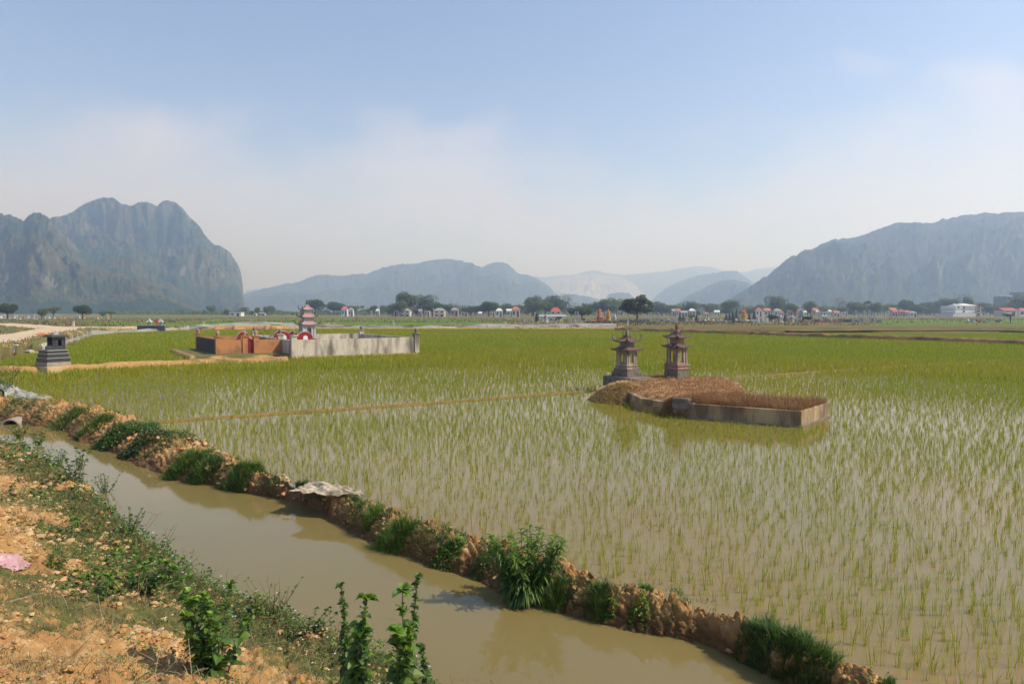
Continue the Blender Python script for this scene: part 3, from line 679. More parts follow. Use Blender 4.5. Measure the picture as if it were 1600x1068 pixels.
def grave_island():
    g = empty("grave_enclosure", (float(P1[0]), float(P1[1]), 0), 0, "long low concrete grave box filled with dry reddish plants, standing in the flooded rice field", "grave")
    o = np.array([P1[0], P1[1]])
    def L(u, v): p = np.array(gl(u, v)) - o; return (p[0], p[1])
    th = .14; top = .40
    w = MB(); w.prism([L(0, 0), L(LU, 0), L(LU, th), L(0, th)], -.4, top); w.prism([L(LU - th, th), L(LU, th), L(LU, LV), L(LU - th, LV)], -.4, top - .002)
    w.prism([L(0, LV - th), L(LU - th, LV - th), L(LU - th, LV), L(0, LV)], -.4, top - .004); w.prism([L(0, th), L(th, th), L(th, LV - th), L(0, LV - th)], -.4, top + .03)
    weather(w.build("wall", CONC, g, bevel=.012), 3, .006)
    w = MB(); w.prism([L(-.04, -.035), L(LU + .035, -.035), L(LU + .035, LV + .03), L(-.04, LV + .03)], -.42, .045); weather(w.build("footing", OLDDARK, g, bevel=.01), 2, .006)
    w = MB(); w.prism([L(-.02, -.03), L(.42, -.03), L(.55, -.03), L(.55, th + .01), L(-.02, th + .01)], top - .16, top + .02); w.prism([L(-.02, -.03), L(.40, -.03), L(.46, .05), L(.40, th + .01), L(-.02, th + .01)], top + .02, top + .13)
    weather(w.build("headstone", OLDDARK, g, bevel=.02), 3, .01)
    # soil fill
    n = 40; uu, vv = np.meshgrid(np.linspace(th, LU - th, n), np.linspace(th, LV - th, n), indexing='ij')
    X = P1[0] + U1[0] * uu + V1[0] * vv - o[0]; Y = P1[1] + U1[1] * uu + V1[1] * vv - o[1]
    Z = .34 + .1 * fbm(X * 3, Y * 3, o=4, s=7); I = np.arange(n * n).reshape(n, n)
    q = np.stack([I[:-1, :-1], I[1:, :-1], I[1:, 1:], I[:-1, 1:]], -1).reshape(-1, 4)
    link("soil_fill", mesh("soil_fill", np.stack([X.ravel(), Y.ravel(), Z.ravel()], 1), [q], [paint("dark_soil", (.17, .10, .05), (.08, .05, .03), 6, .6)], smooth=True), g)
    # dry plants inside the box: stems with small tufts
    N = 15000; a, b = RNG.random(N), RNG.random(N)
    u = .03 + a * (LU - .06); v = .08 + b * (LV - .12)
    p = P1 + U1 * u[:, None] + V1 * v[:, None] - o
    hgt = (.13 + .20 * RNG.random(N)) * (.75 + .55 * (fbm(u * 2.2, v * 2.2, o=3, s=9) + .35)) * np.clip(1.15 - .25 * u / LU, .6, 1.3)
    P = np.c_[p, .33 + .02 * RNG.random(N)]
    Vv, Ff, Cc = bladeset(P, hgt, .009, RNG.random(N) * 6.28, RNG.random(N) * .9, pickcol(N, [(.27, .115, .055), (.34, .17, .08), (.19, .085, .04), (.42, .25, .12), (.15, .11, .045)]), pickcol(N, [(.36, .17, .085), (.24, .11, .05), (.45, .27, .14)]), 2)
    link("dry_plants", mesh("dry_plants", Vv, Ff, [LM_DRY], Cc), g)['kind'] = 'stuff'
grave_island()
def island_platform():
    # older grave slab behind, in frame q: outline walked in pixels on its own top and foot levels
    out = [at(1000, 641, 0), gl(-.06, .25), gl(.5, LV * .5), gl(1.25, LV + .05), at(1153, 612, 0), at(1150, 601, .2), at(1030, 600, .1), at(952, 606, 0), at(972, 625, 0)]
    out = A2(out); c = out.mean(0)
    g = empty("old_grave_slab", (float(c[0]), float(c[1]), 0), 0, "crumbling grave slab covered with dry soil and straw, between shrine towers and long grave box", "grave")
    loc = out - c
    MB().prism([tuple(p) for p in loc], -.4, .36)
    front = loc[[0, 1, 2, 3, 4, 5, 6, 7, 8]]
    weather(MB().prism([tuple(p) for p in front], -.4, .35).build("slab", CONC, g, bevel=.02), 2, .01)
    # soil skin: fine grid within the outline, a little proud
    xs = np.arange(loc[:, 0].min() - .1, loc[:, 0].max() + .1, .035); ys = np.arange(loc[:, 1].min() - .1, loc[:, 1].max() + .1, .035)
    X, Y = np.meshgrid(xs, ys, indexing='ij'); P = np.stack([X.ravel(), Y.ravel()], 1); d = sdist(P, loc)
    w1, w2, wi = worley(P[:, 0] * 6, P[:, 1] * 6, 3)
    Z = .30 + .14 * ss(-.02, .5, d) + .07 * fbm(P[:, 0] * 2, P[:, 1] * 2, o=5, s=5) * ss(0, .3, d) + .05 * np.clip(w2 - w1, 0, .5) - .5 * ss(.03, -.06, d)
    ok = (d > -.09).reshape(X.shape); I = np.arange(X.size).reshape(X.shape)
    q = np.stack([I[:-1, :-1], I[1:, :-1], I[1:, 1:], I[:-1, 1:]], -1); m = ok[:-1, :-1] & ok[1:, :-1] & ok[1:, 1:] & ok[:-1, 1:]
    link("soil_cover", mesh("soil_cover", np.c_[P, Z], [q[m]], [paint("dry_soil", (.40, .24, .11), (.24, .13, .06), 5, .8, .95, bump=.9, bdist=.02, lo=.4, hi=.6)], smooth=True), g)
    N = 16000; k = RNG.integers(0, len(P[d > .02]), N); p = P[d > .02][k] + RNG.normal(0, .02, (N, 2)); zz = Z[d > .02][k]
    dn = fbm(p[:, 0] * 1.4, p[:, 1] * 1.4, o=3, s=15); keep = (dn > -.25) | (RNG.random(N) < .3); p = p[keep]; zz = zz[keep]; N = len(p)
    Vv, Ff, Cc = bladeset(np.c_[p, zz - .01], .04 + .10 * RNG.random(N), .012, RNG.random(N) * 6.28, .6 + RNG.random(N) * .8, pickcol(N, [(.38, .20, .09), (.44, .27, .13), (.30, .14, .065), (.24, .12, .055)]), None, 2)
    link("dry_straw", mesh("dry_straw", Vv, Ff, [LM_DRY], Cc), g)['kind'] = 'stuff'
    # low dark slab under the left tower
    s = empty("stone_slab", (pL[0], pL[1], 0), math.radians(38), "low dark mossy stone slab under the grey shrine tower", "slab")
    weather(MB().box((0, -.02, .10), (1.12, 1.30, .88), top=.985).build("slab_body", OLDDARK, s, bevel=.03), 3, .02)
    MB().box((.02, -.7, .42), (1.0, .5, .14), top=.9).build("fallen_edge", OLDDARK, s, bevel=.02)
    f = MB().box((pR[0], pR[1] , .16), (1.05, 1.05, .42), math.radians(36), top=.96).build("stone_footing", OLDDARK, None, bevel=.03); weather(f, 3, .02)
    tagp(f, "low stone footing buried in soil under the tower with the clay jar", "footing")
    # straw heap at the left end
    hc = A2(at(975, 630, 0)) + A2([.12, .75]); n = 90; m_ = 50
    th = np.linspace(0, 2 * math.pi, n, endpoint=False); rr = np.linspace(0, 1, m_); R, T = np.meshgrid(rr, th, indexing='ij')
    rad = 1.15 * (1 + .18 * fbm(np.cos(T) * 1.3 + 4, np.sin(T) * 1.3, o=3, s=2)); X = np.cos(T) * R * rad * 1.0 + 0; Y = np.sin(T) * R * rad * 1.05
    w1, w2, wi = worley(X * 6, Y * 6, 13)
    Z = .60 * (1 - R ** 2.2) + .09 * fbm(X * 3, Y * 3, o=5, s=3) * (1 - R ** 4) + .09 * np.clip(w2 - w1, 0, .5) - .12
    I = np.arange(n * m_).reshape(m_, n); q = np.stack([I[:-1], I[1:], np.roll(I, -1, 1)[1:], np.roll(I, -1, 1)[:-1]], -1).reshape(-1, 4)
    h = empty("straw_heap", (float(hc[0]), float(hc[1]), 0), 0, "rounded heap of pale straw at the water's edge below the grey shrine tower", "straw heap")
    link("heap_body", mesh("heap_body", np.stack([X.ravel(), Y.ravel(), Z.ravel()], 1), [q], [paint("straw_soil", (.56, .38, .18), (.17, .09, .04), 7, .9, .95, bump=1.0, bdist=.03, lo=.4, hi=.58)], smooth=True), h)
    N = 14000; rk = np.sqrt(RNG.random(N)); tk = RNG.random(N) * 6.28; px = np.cos(tk) * rk * 1.1; py = np.sin(tk) * rk * 1.15
    ridx = np.clip((rk * (m_ - 1)).astype(int), 0, m_ - 1); tidx = (tk / 6.2832 * n).astype(int) % n
    P = np.stack([X[ridx, tidx], Y[ridx, tidx], Z[ridx, tidx] - .01], 1) + RNG.normal(0, .015, (N, 3))
    Vv, Ff, Cc = bladeset(P, .05 + .07 * RNG.random(N), .014, tk + RNG.normal(0, .7, N), 1.0 + RNG.random(N) * .9, pickcol(N, [(.66, .47, .22), (.72, .55, .30), (.50, .32, .14), (.34, .19, .08)], .22), None, 2, .4)
    link("straw", mesh("straw", Vv, Ff, [LM_DRY], Cc), h)['kind'] = 'stuff'
    jc = P1 + V1 * .55 - U1 * .12; N = 5200; q = RNG.random(N) ** .6; a = RNG.random(N) * 6.28; ox = np.cos(a) * q * .48; oy = np.sin(a) * q * .62; oz = .47 * (1 - q ** 2.4)
    j = empty("dry_root_clump", (float(jc[0]), float(jc[1]), 0), 0, "tangled brown dry roots slumping to the water between slab and grave box", "dry plants")
    v, f, c = bladeset(np.c_[ox, oy, oz - .02], .06 + .09 * RNG.random(N), .014, a + RNG.normal(0, .8, N), .8 + RNG.random(N), pickcol(N, [(.30, .15, .07), (.42, .25, .12), (.22, .11, .05), (.50, .33, .17)], .2), None, 2, .5)
    link("dry_roots", mesh("dry_roots", v, f, [LM_DRY], c), j)['kind'] = 'stuff'
    k = 20; R_, T_ = np.meshgrid(np.linspace(0, 1, 9), np.linspace(0, 6.2832, k, endpoint=False), indexing='ij'); I = np.arange(9 * k).reshape(9, k); q_ = np.stack([I[:-1], I[1:], np.roll(I, -1, 1)[1:], np.roll(I, -1, 1)[:-1]], -1).reshape(-1, 4)
    link("soil_core", mesh("soil_core", np.stack([(np.cos(T_) * R_ * .46).ravel(), (np.sin(T_) * R_ * .6).ravel(), (.45 * (1 - R_ ** 2.4) - .05).ravel()], 1), [q_], [MATS["dry_soil"]], smooth=True), j)
    return out, hc
ISL, HEAP = island_platform()

# ---------------- black tiled tomb on the left, beside the path bund
GRAN = paint("black_tile", (.035, .036, .040), (.09, .09, .095), 14, .5, .35, bump=.1, spec=.5)
YCON = paint("yellow_concrete", (.56, .40, .21), (.30, .20, .10), 5, .6, .9)
GCON = paint("grey_concrete", (.34, .29, .235), (.16, .13, .10), 4, .7, .9)
JOINT = paint("pale_joint", (.42, .41, .40), None, 4, .3)
def black_tomb():
    a = math.radians(58); p = A2(at(74, 582, 0)); u = A2([math.cos(a), math.sin(a)]); v = A2([-math.sin(a), math.cos(a)])
    L, Wd = 1.25, 1.5
    c = p + u * L / 2 + v * Wd / 2
    t = empty("tiled_tomb", (float(c[0]), float(c[1]), 0), a, "stepped black tiled tomb with flat-roofed kiosk on a yellow concrete base beside the earth path", "tomb")
    MB().box((0, 0, -.04), (L, Wd, .56)).build("base", YCON, t, bevel=.01)
    MB().box((.0, .08, .34), (L * .84, Wd * .78, .20)).build("plinth", GCON, t, bevel=.01)
    lv = [(.44, .20, 1.0, 1.08), (.64, .20, .92, .98), (.84, .16, .86, .90)]
    for z, h, l, w in lv:
        o = MB().box((.02, .1, z + h / 2), (l, w, h - .02)).build("step", GRAN, t, bevel=.006)
        MB().box((.02, .1, z + h - .008), (l + .03, w + .03, .02)).build("edge_strip", JOINT, o)
    MB().prismy([(-.5, 1.0), (-.2, 1.0), (-.2, 1.16), (-.26, 1.22), (-.44, 1.22), (-.5, 1.16)], -.12, .0).build("headstone", GRAN, t, loc=(.12, -.05, 0))
    k = MB()
    for sx, sy in ((-.24, -.26), (.24, -.26), (-.24, .26), (.24, .26)): k.box((.18 + sx, .12 + sy, 1.30), (.07, .07, .62))
    k.box((.18, .41, 1.30), (.50, .05, .62)); k.box((.18, -.17, 1.09), (.42, .04, .18)); k.box((.18, -.17, 1.54), (.42, .04, .12)); k.box((.05, -.17, 1.32), (.14, .04, .36)); k.box((.33, -.17, 1.32), (.12, .04, .36)); k.box((.44, .12, 1.30), (.04, .50, .6))
    k.build("kiosk", GRAN, t, bevel=.006)
    MB().box((.18, .12, 1.63), (.80, .90, .06)).box((.18, .12, 1.69), (.66, .74, .06)).build("roof", GRAN, t, bevel=.008)
    f = MB().prismy([(-.12, 1.72), (.12, 1.72), (.06, 1.80), (0, 1.90), (-.06, 1.80)], .08, .14); f.build("finial", JOINT, t, loc=(.18, 0, 0))
black_tomb()

# ---------------- walled grave compounds
OWALL = paint("orange_wall", (.46, .21, .085), (.16, .09, .055), 1.6, .9, .9, False, .5, .012, 30, lo=.45, hi=.7)
GWALL = paint("white_stained_wall", (.56, .50, .40), (.085, .08, .068), 2.0, .97, .92, True, .4, .01, 30, lo=.43, hi=.64)
YBASE = paint("yellow_footing", (.55, .41, .23), (.28, .18, .09), 2.5, .7, .92)
SHADEWALL = paint("shade_dark_wall", (.055, .048, .042), (.12, .10, .08), 2, .5, .9)  # end wall faces away from the sun: its shade is put into the colour
RED = paint("red_tile", (.26, .016, .022), (.13, .012, .014), 3, .5, .45, spec=.4)
WHT = paint("white_paint", (.74, .74, .72), (.5, .49, .46), 5, .4, .7)
PINK = paint("pink_roof_tile", (.38, .245, .225), (.20, .13, .12), 10, .6, .8)
GREYST = paint("grey_stone", (.48, .49, .50), (.19, .19, .20), 6, .7, .8)
DKST = paint("dark_grey_stone", (.10, .105, .115), (.045, .047, .05), 6, .6, .7)
def pot(mb, c, s=1.0):
    mb.lathe([(.10 * s, 0), (.13 * s, .03 * s), (.07 * s, .07 * s), (.13 * s, .16 * s), (.12 * s, .24 * s), (.05 * s, .30 * s), (.03 * s, .36 * s), (.001, .38 * s)], 10, c)
def wallseg(name, a, b, z0, z1, th, mat, par, o, cap=None, foot=None):
    a, b = A2(a) - o, A2(b) - o; d = b - a; L = np.linalg.norm(d); ang = math.atan2(d[1], d[0]); c = (a + b) / 2
    w = MB().box((c[0], c[1], (z0 + z1) / 2), (L, th, z1 - z0), ang).build(name, mat, par)
    if cap: MB().box((c[0], c[1], z1 + .02), (L, th + .05, .045), ang).build("coping", cap, w)
    if foot: MB().box((c[0], c[1], z0 + .05), (L + .1, th + .16, .22), ang).build("footing", foot, w)
    return w
def pillar(p, z0, z1, w, mat, par, o, ang, potmat=None):
    p = A2(p) - o; q = MB().box((p[0], p[1], (z0 + z1) / 2), (w, w, z1 - z0), ang).box((p[0], p[1], z1 + .03), (w + .1, w + .1, .06), ang).build("pillar", mat, par, bevel=.01)
    if potmat: m = MB(); pot(m, (p[0], p[1], z1 + .06), .95); m.build("pot_finial", potmat, q, True)
def compound():
    ang = math.atan2(CU[1], CU[0])
    o = A2(cw(4, 5)); g = empty("walled_grave", (float(o[0]), float(o[1]), 0), 0, "walled grave enclosure with long white stained front wall around the three-tier pagoda tomb", "grave enclosure")
    Z0, Z1 = .1, 1.12; Wd = 8.05
    wallseg("front_wall", cw(.2, 0), cw(Wd - .2, 0), -.05, Z1, .2, GWALL, g, o, None, YBASE)
    wallseg("side_wall", cw(0, .2), cw(0, 3.0), .1, Z1 - .03, .18, GWALL, g, o); wallseg("side_wall", cw(0, 4.0), cw(0, 9.8), .1, Z1 - .03, .18, GWALL, g, o)
    wallseg("side_wall", cw(Wd, .2), cw(Wd, 9.8), .1, Z1 - .03, .18, GWALL, g, o); wallseg("back_wall", cw(.2, 10), cw(Wd - .2, 10), .1, Z1, .2, GWALL, g, o)
    for p in ((0, 0), (Wd, 0), (Wd, 10), (0, 10), (0, 3.0)): pillar(cw(*p), -.02, Z1 + .22, .34, GWALL, g, o, ang, OLDDARK)
    MB().prism([tuple(A2(cw(*q)) - o) for q in ((.1, .1), (Wd - .1, .1), (Wd - .1, 9.9), (.1, 9.9))], .1, .36).build("floor", GCON, g)
    # orange one
    o2 = A2(cw(-4, 3)); g2 = empty("walled_grave", (float(o2[0]), float(o2[1]), 0), 0, "walled grave enclosure with orange front walls, a red gate and a shaded dark end wall", "grave enclosure")
    yb = 2.45; xl = -4.35
    def up(px, v):   # u where a pixel column crosses the line at depth v
        tx = (px - 800) / F; num = tx * (CA[1] + CV[1] * v) - (CA[0] + CV[0] * v); return num / (CU[0] - tx * CU[1])
    xl = up(340, yb); g0 = up(385, yb); g1 = up(396, yb)
    wallseg("front_wall", cw(xl + .15, yb), cw(g0 - .12, yb), .2, 1.1, .18, OWALL, g2, o2); wallseg("front_wall", cw(g1 + .12, yb), cw(-.1, yb), .2, 1.08, .18, OWALL, g2, o2)
    e = wallseg("end_wall", cw(xl, yb + .15), cw(xl, 9.5), .2, 1.12, .18, SHADEWALL, g2, o2)
    wallseg("back_wall", cw(xl + .15, 9.6), cw(-.1, 9.6), .2, 1.1, .18, OWALL, g2, o2)
    for q in ((xl, yb), (xl, 9.6), (g0 - .12, yb), (g1 + .12, yb)): pillar(cw(*q), .15, 1.28, .30, OWALL, g2, o2, ang, OLDPINK)
    c = (A2(cw((g0 + g1) / 2, yb)) - o2); gt = MB()
    wg = g1 - g0 - .1
    for i in range(7): gt.box((c[0] + CU[0] * wg * (i / 6 - .5), c[1] + CU[1] * wg * (i / 6 - .5), .66), (.035, .04, .86), ang)
    for z in (.28, .68, 1.06): gt.box((c[0], c[1], z), (wg, .03, .05), ang)
    gt.box((c[0] + .02 * CV[0], c[1] + .02 * CV[1], .5), (wg, .012, .5), ang)
    gt.build("gate", RED, g2)
    return up, ang
UP, CANG = compound()
def red_tomb(px, v, w, label, z=.36, top=1.50, ridge=True):
    u = UP(px, v); p = cw(u, v)
    t = empty("red_tomb", (p[0], p[1], z), CANG, label, "tomb", "red tiled tombs inside the walled graves")
    h = top - z; n = 10
    prof = [(-w, 0), (w, 0), (w, h * .62)] + [(w * .62 * math.cos(math.pi * i / n), h * .70 + h * .34 * math.sin(math.pi * i / n)) for i in range(n + 1)] + [(-w, h * .62)]
    MB().prismy(prof, 0, .18).build("headstone", RED, t)
    e = MB(); e.tube([(q[0], .09, q[1] + .015) for q in prof[2:]], .014, 5); e.build("white_edging", WHT, t)
    MB().prismy([(-.14, h * .5), (.14, h * .5), (.14, h * .72)] + [(.14 * math.cos(math.pi * i / 6), h * .72 + .12 * math.sin(math.pi * i / 6)) for i in range(7)], -.02, .0).build("name_plaque", WHT, t)
    MB().box((0, .9, h * .22), (w * 1.7, 1.4, h * .44)).build("tomb_box", RED, t, bevel=.01)
for a in ((380, 4.4, .55, "red arched tomb behind the orange wall, beside the red gate"), (436, 4.6, .50, "red arched tomb at the left end of the row in front of the dry bush"),
          (444, 3.6, .55, "red arched tomb with a white plaque, just above the inner white side wall"), (457.5, 4.6, .48, "red arched tomb partly behind the pale gate pillar in front of the pagoda tomb"),
          (477, 2.1, .75, "widest red arched tomb with white plaque, at the foot of the three-tier pagoda tomb")): red_tomb(*a)
def pagoda(name, loc, rz, w, H, tiers, mats, label, cat, group=None, detail=True, bodyfrac=.42, open_=True, eave=1.5):
    """tower tomb: plinth, arched body, tiers of swept roofs with necks, finial. w body width."""
    body, roof, trim, base = mats
    t = empty(name, loc, rz, label, cat, group); hb = w / 2; n = 12 if detail else 8
    z = H * .12; MB().box((0, 0, z * .5), (w * 1.35, w * 1.35, z), top=.94).build("plinth", base, t)
    zb = z + H * (bodyfrac - .12 if tiers > 1 else .5)
    if open_: rot4(lambda m: (archwall(m, hb * .93, z, zb, -hb, w * .09, w * .2, z + .02, z + (zb - z) * .85, 6), m.box((hb * .95, -hb * .95, (z + zb) / 2), (w * .14, w * .14, zb - z)))).build("body", body, t)
    else: MB().box((0, 0, (z + zb) / 2), (w, w, zb - z)).build("body", body, t)
    left = H - zb; step = left / (tiers + .35); s = 1.0
    for k in range(tiers):
        e = hb * eave * s; rh = step * (.55 if k < tiers - 1 else .8)
        ro = troof(e, hb * s * (.8 if k < tiers - 1 else .18), zb, rh, step * .16, n if detail else 6, detail, .04 * w, .012 * w).build("roof", roof, t)
        if detail:
            for q in range(4): hm = MB(); horn(hm, math.pi / 4 + q * math.pi / 2, e * 1.5, zb + step * .14, e * .3, step * .42, w * .045, .6); hm.build("eave_horn", trim, ro)
        if k < tiers - 1:
            MB().box((0, 0, zb + step * .75), (w * .72 * s, w * .72 * s, step * .62)).build("neck", body, t); zb += step; s *= .84
        else: zb += rh
    MB().lathe([(w * .10, zb - .05 * w), (w * .13, zb + .04 * w), (w * .05, zb + .10 * w), (w * .08, zb + .17 * w), (.001, H + .04 * w)], 8).build("finial", trim, t, True)
    return t
p = cw(UP(480, 6.5), 6.5)
pagoda("pagoda_tomb", (p[0], p[1], .3), CANG, .84, 3.35, 3, (GREYST, PINK, DKST, GREYST), "grey three-tier pagoda tomb with pink tiled roofs, rising behind red tombs", "pagoda tomb", bodyfrac=.48, eave=1.42)
# ------------------------------------------------------------------ rice
def inview(P, m=3.0):
    a = np.degrees(np.arctan2(P[:, 0], P[:, 1])); return (P[:, 1] > .5) & (np.abs(a) < 37.5 + m)
PADDY_EXC = [ISL, A2([gl(-.1, -.12), gl(LU + .1, -.12), gl(LU + .1, LV + .1), gl(-.1, LV + .1)])]
TB = A2([at(50, 584), at(74, 585), at(120, 580), at(100, 572), at(60, 572)])
def rice_pts(sp, r0, r1):
    g = np.arange(-95, 95, sp); X, Y = np.meshgrid(g, np.arange(1, r1, sp)); P = np.stack([X.ravel(), Y.ravel()], 1)
    r = np.hypot(P[:, 0], P[:, 1]); P = P[(r > r0) & (r < r1)]; P = P[inview(P, 5 if r0 < 20 else 3)]
    a = .35; P = P @ np.array([[math.cos(a), math.sin(a)], [-math.sin(a), math.cos(a)]]) @ np.array([[math.cos(a), -math.sin(a)], [math.sin(a), math.cos(a)]])
    P += RNG.normal(0, sp * .30, P.shape)
    # side of the ditch bund: keep the paddy side
    m = P[:, 1] < 42; side = np.ones(len(P), bool)
    bp = np.vstack([[-60, 24], BUND[:, :2], [200, -60], [200, 300], [-200, 300], [-200, 24]]); side = inside(P, bp); P = P[side]
    bd, _ = nearest(P, BUND); P = P[bd > .42 + .1 * RNG.random(len(P))]
    z, g_, w, pth = terrain(P); P = P[z < -.02]
    for ex in PADDY_EXC: P = P[sdist(P, ex) < -.06]
    P = P[sdist(P, TB) < -.05]
    P = P[np.hypot(P[:, 0] - HEAP[0], P[:, 1] - HEAP[1]) > 1.25]
    P = P[P[:, 1] < 109]
    pr = (P[:, 1] > 88) & (P[:, 0] > .40 * P[:, 1]); P = P[~pr]
    return P
G1, G2, G3, YB = (.21, .29, .012), (.27, .33, .014), (.15, .24, .012), (.40, .31, .035)
def rice_mesh(P, nb, hm, wd, seg, rng=RNG, sd=.02):
    n = len(P); k = rng.poisson(nb, n).clip(2, int(nb * 2)); idx = np.repeat(np.arange(n), k); N = len(idx)
    hf = 1 + .25 * fbm(P[:, 0] * .3, P[:, 1] * .3, o=3, s=3)
    head = rng.random(N) * 6.28; p = P[idx] + np.stack([np.cos(head), np.sin(head)], 1) * rng.random((N, 1)) * sd
    tip = pickcol(N, [G1, G2, G3, G2], .15); y = fbm(P[:, 0] * .12, P[:, 1] * .12, o=4, s=77)[idx][:, None]
    yl = np.clip(.25 + y * 1.8 - .3 * ss(40, 75, P[idx, 1])[:, None], 0, .85); tip = tip * (1 - yl * .5) + A2(YB) * yl * .5
    base = tip * .45 + A2(YB) * .55 * (.7 + .5 * rng.random((N, 1)))
    H = hm * hf[idx] * (.55 + .6 * rng.random(N)); z0 = -.03
    return bladeset(np.c_[p, np.full(N, z0)], H, wd * (.7 + .6 * rng.random(N)), head, .05 + .55 * rng.random(N) ** 1.6, base, tip, seg, .8, rng)
def rice():
    P = np.vstack([rice_pts(.118, 2.5, 18), rice_pts(.14, 18, 34)]); P = P[RNG.random(len(P)) > .08]
    r = np.hypot(P[:, 0], P[:, 1]); vis = inview(P, 0) & ((534 - 487) * 0 + HOR + F * CAMZ / np.maximum(P[:, 1], .1) < 1075)
    order = np.argsort(np.where(vis, r, 1e9)); ind = order[:300]
    LM = leafmat("rice_blade", trans=.4, rough=.45, spec=.3)
    protos = []
    for i in range(14):
        V, Fc, C = rice_mesh(np.array([[0.0, 0.0]]), 5 + i % 4, .175, .0055, 4, np.random.default_rng(i + 3), .03); protos.append(mesh("rice_seedling", V, Fc, [LM], C))
    for j, i in enumerate(ind):
        o = link("rice_seedling", protos[j % 14], None, (P[i, 0], P[i, 1], 0), RNG.random() * 6.28); s = .75 + .45 * RNG.random(); o.scale = (s, s, s)
        tagp(o, "thin green rice seedling in brown water near the ditch bund, in the closest rows", "rice seedling", "nearest rice seedlings in the flooded field")
    rest = np.setdiff1d(np.arange(len(P)), ind); Pr = P[rest]; rr = r[rest]
    rr = rr + RNG.normal(0, 2.2, len(rr)); rr = rr.clip(0, 33.9)
    parts = []
    for a, b, nb, wd, seg in ((0, 14, 6, .0055, 3), (14, 19, 6, .0074, 3), (19, 25, 6, .0080, 2), (25, 34, 6.5, .0105, 2)):
        q = Pr[(rr >= a) & (rr < b)]; parts.append(rice_mesh(q, nb, .168 if b < 15 else .18, wd, seg, RNG, .03))
    P2 = rice_pts(.21, 34, 60); parts.append(rice_mesh(P2, 6, .27, .022, 2, RNG, .05))
    P3 = rice_pts(.34, 60, 112); parts.append(rice_mesh(P3, 6, .30, .04, 1, RNG, .12))
    V = []; FF = {}; C = []; n = 0
    for v, f, c in parts:
        V.append(v); C.append(c)
        for x in f: FF.setdefault(x.shape[1], []).append(x + n)
        n += len(v)
    o = link("rice_crop", mesh("rice_crop", np.concatenate(V), [np.concatenate(x) for x in FF.values()], [LM], np.concatenate(C)))
    tagp(o, "green rice planted across the flooded fields", "rice", None, "stuff")
rice()

# ------------------------------------------------------------------ near vegetation
def leafset(P, az, el, L, Wd, col, fold=.25, droop=.35, rng=RNG):
    n = len(P); L = np.broadcast_to(L, (n,)); Wd = np.broadcast_to(Wd, (n,)); el = np.broadcast_to(el, (n,))
    d = np.stack([np.cos(az) * np.cos(el), np.sin(az) * np.cos(el), np.sin(el)], 1); s = np.stack([-np.sin(az), np.cos(az), rng.normal(0, .35, n)], 1); up = np.cross(d, s)
    up *= np.sign(up[:, 2:3] + 1e-9)
    def pt(t, w, f): return P + d * (L * t)[:, None] + s * (Wd * w)[:, None] * .5 + up * (Wd * abs(w) * fold * f)[:, None] - np.array([0, 0, 1]) * (L * droop * t * t)[:, None]
    V = np.stack([pt(0, 0, 0), pt(.33, -.95, 1), pt(.33, 0, 0), pt(.33, .95, 1), pt(.68, -.75, 1), pt(.68, 0, 0), pt(.68, .75, 1), pt(1, 0, 0)], 1)
    b = (np.arange(n) * 8)[:, None]
    q = np.concatenate([b + np.array([[1, 2, 5, 4]]), b + np.array([[2, 3, 6, 5]])]); t = np.concatenate([b + np.array([[0, 2, 1]]), b + np.array([[0, 3, 2]]), b + np.array([[4, 5, 7]]), b + np.array([[5, 6, 7]])])
    return V.reshape(-1, 3), [q, t], np.repeat(col, 8, 0)
BRIGHT = [(.16, .27, .035), (.20, .32, .04), (.12, .22, .03), (.085, .16, .03)]
MIDG = [(.07, .14, .028), (.10, .18, .03), (.05, .105, .025), (.13, .20, .04)]
DARKG = [(.065, .12, .035), (.08, .145, .04), (.05, .095, .03), (.12, .16, .06)]
DRYC = [(.30, .21, .10), (.22, .15, .08), (.36, .27, .15), (.16, .11, .06)]
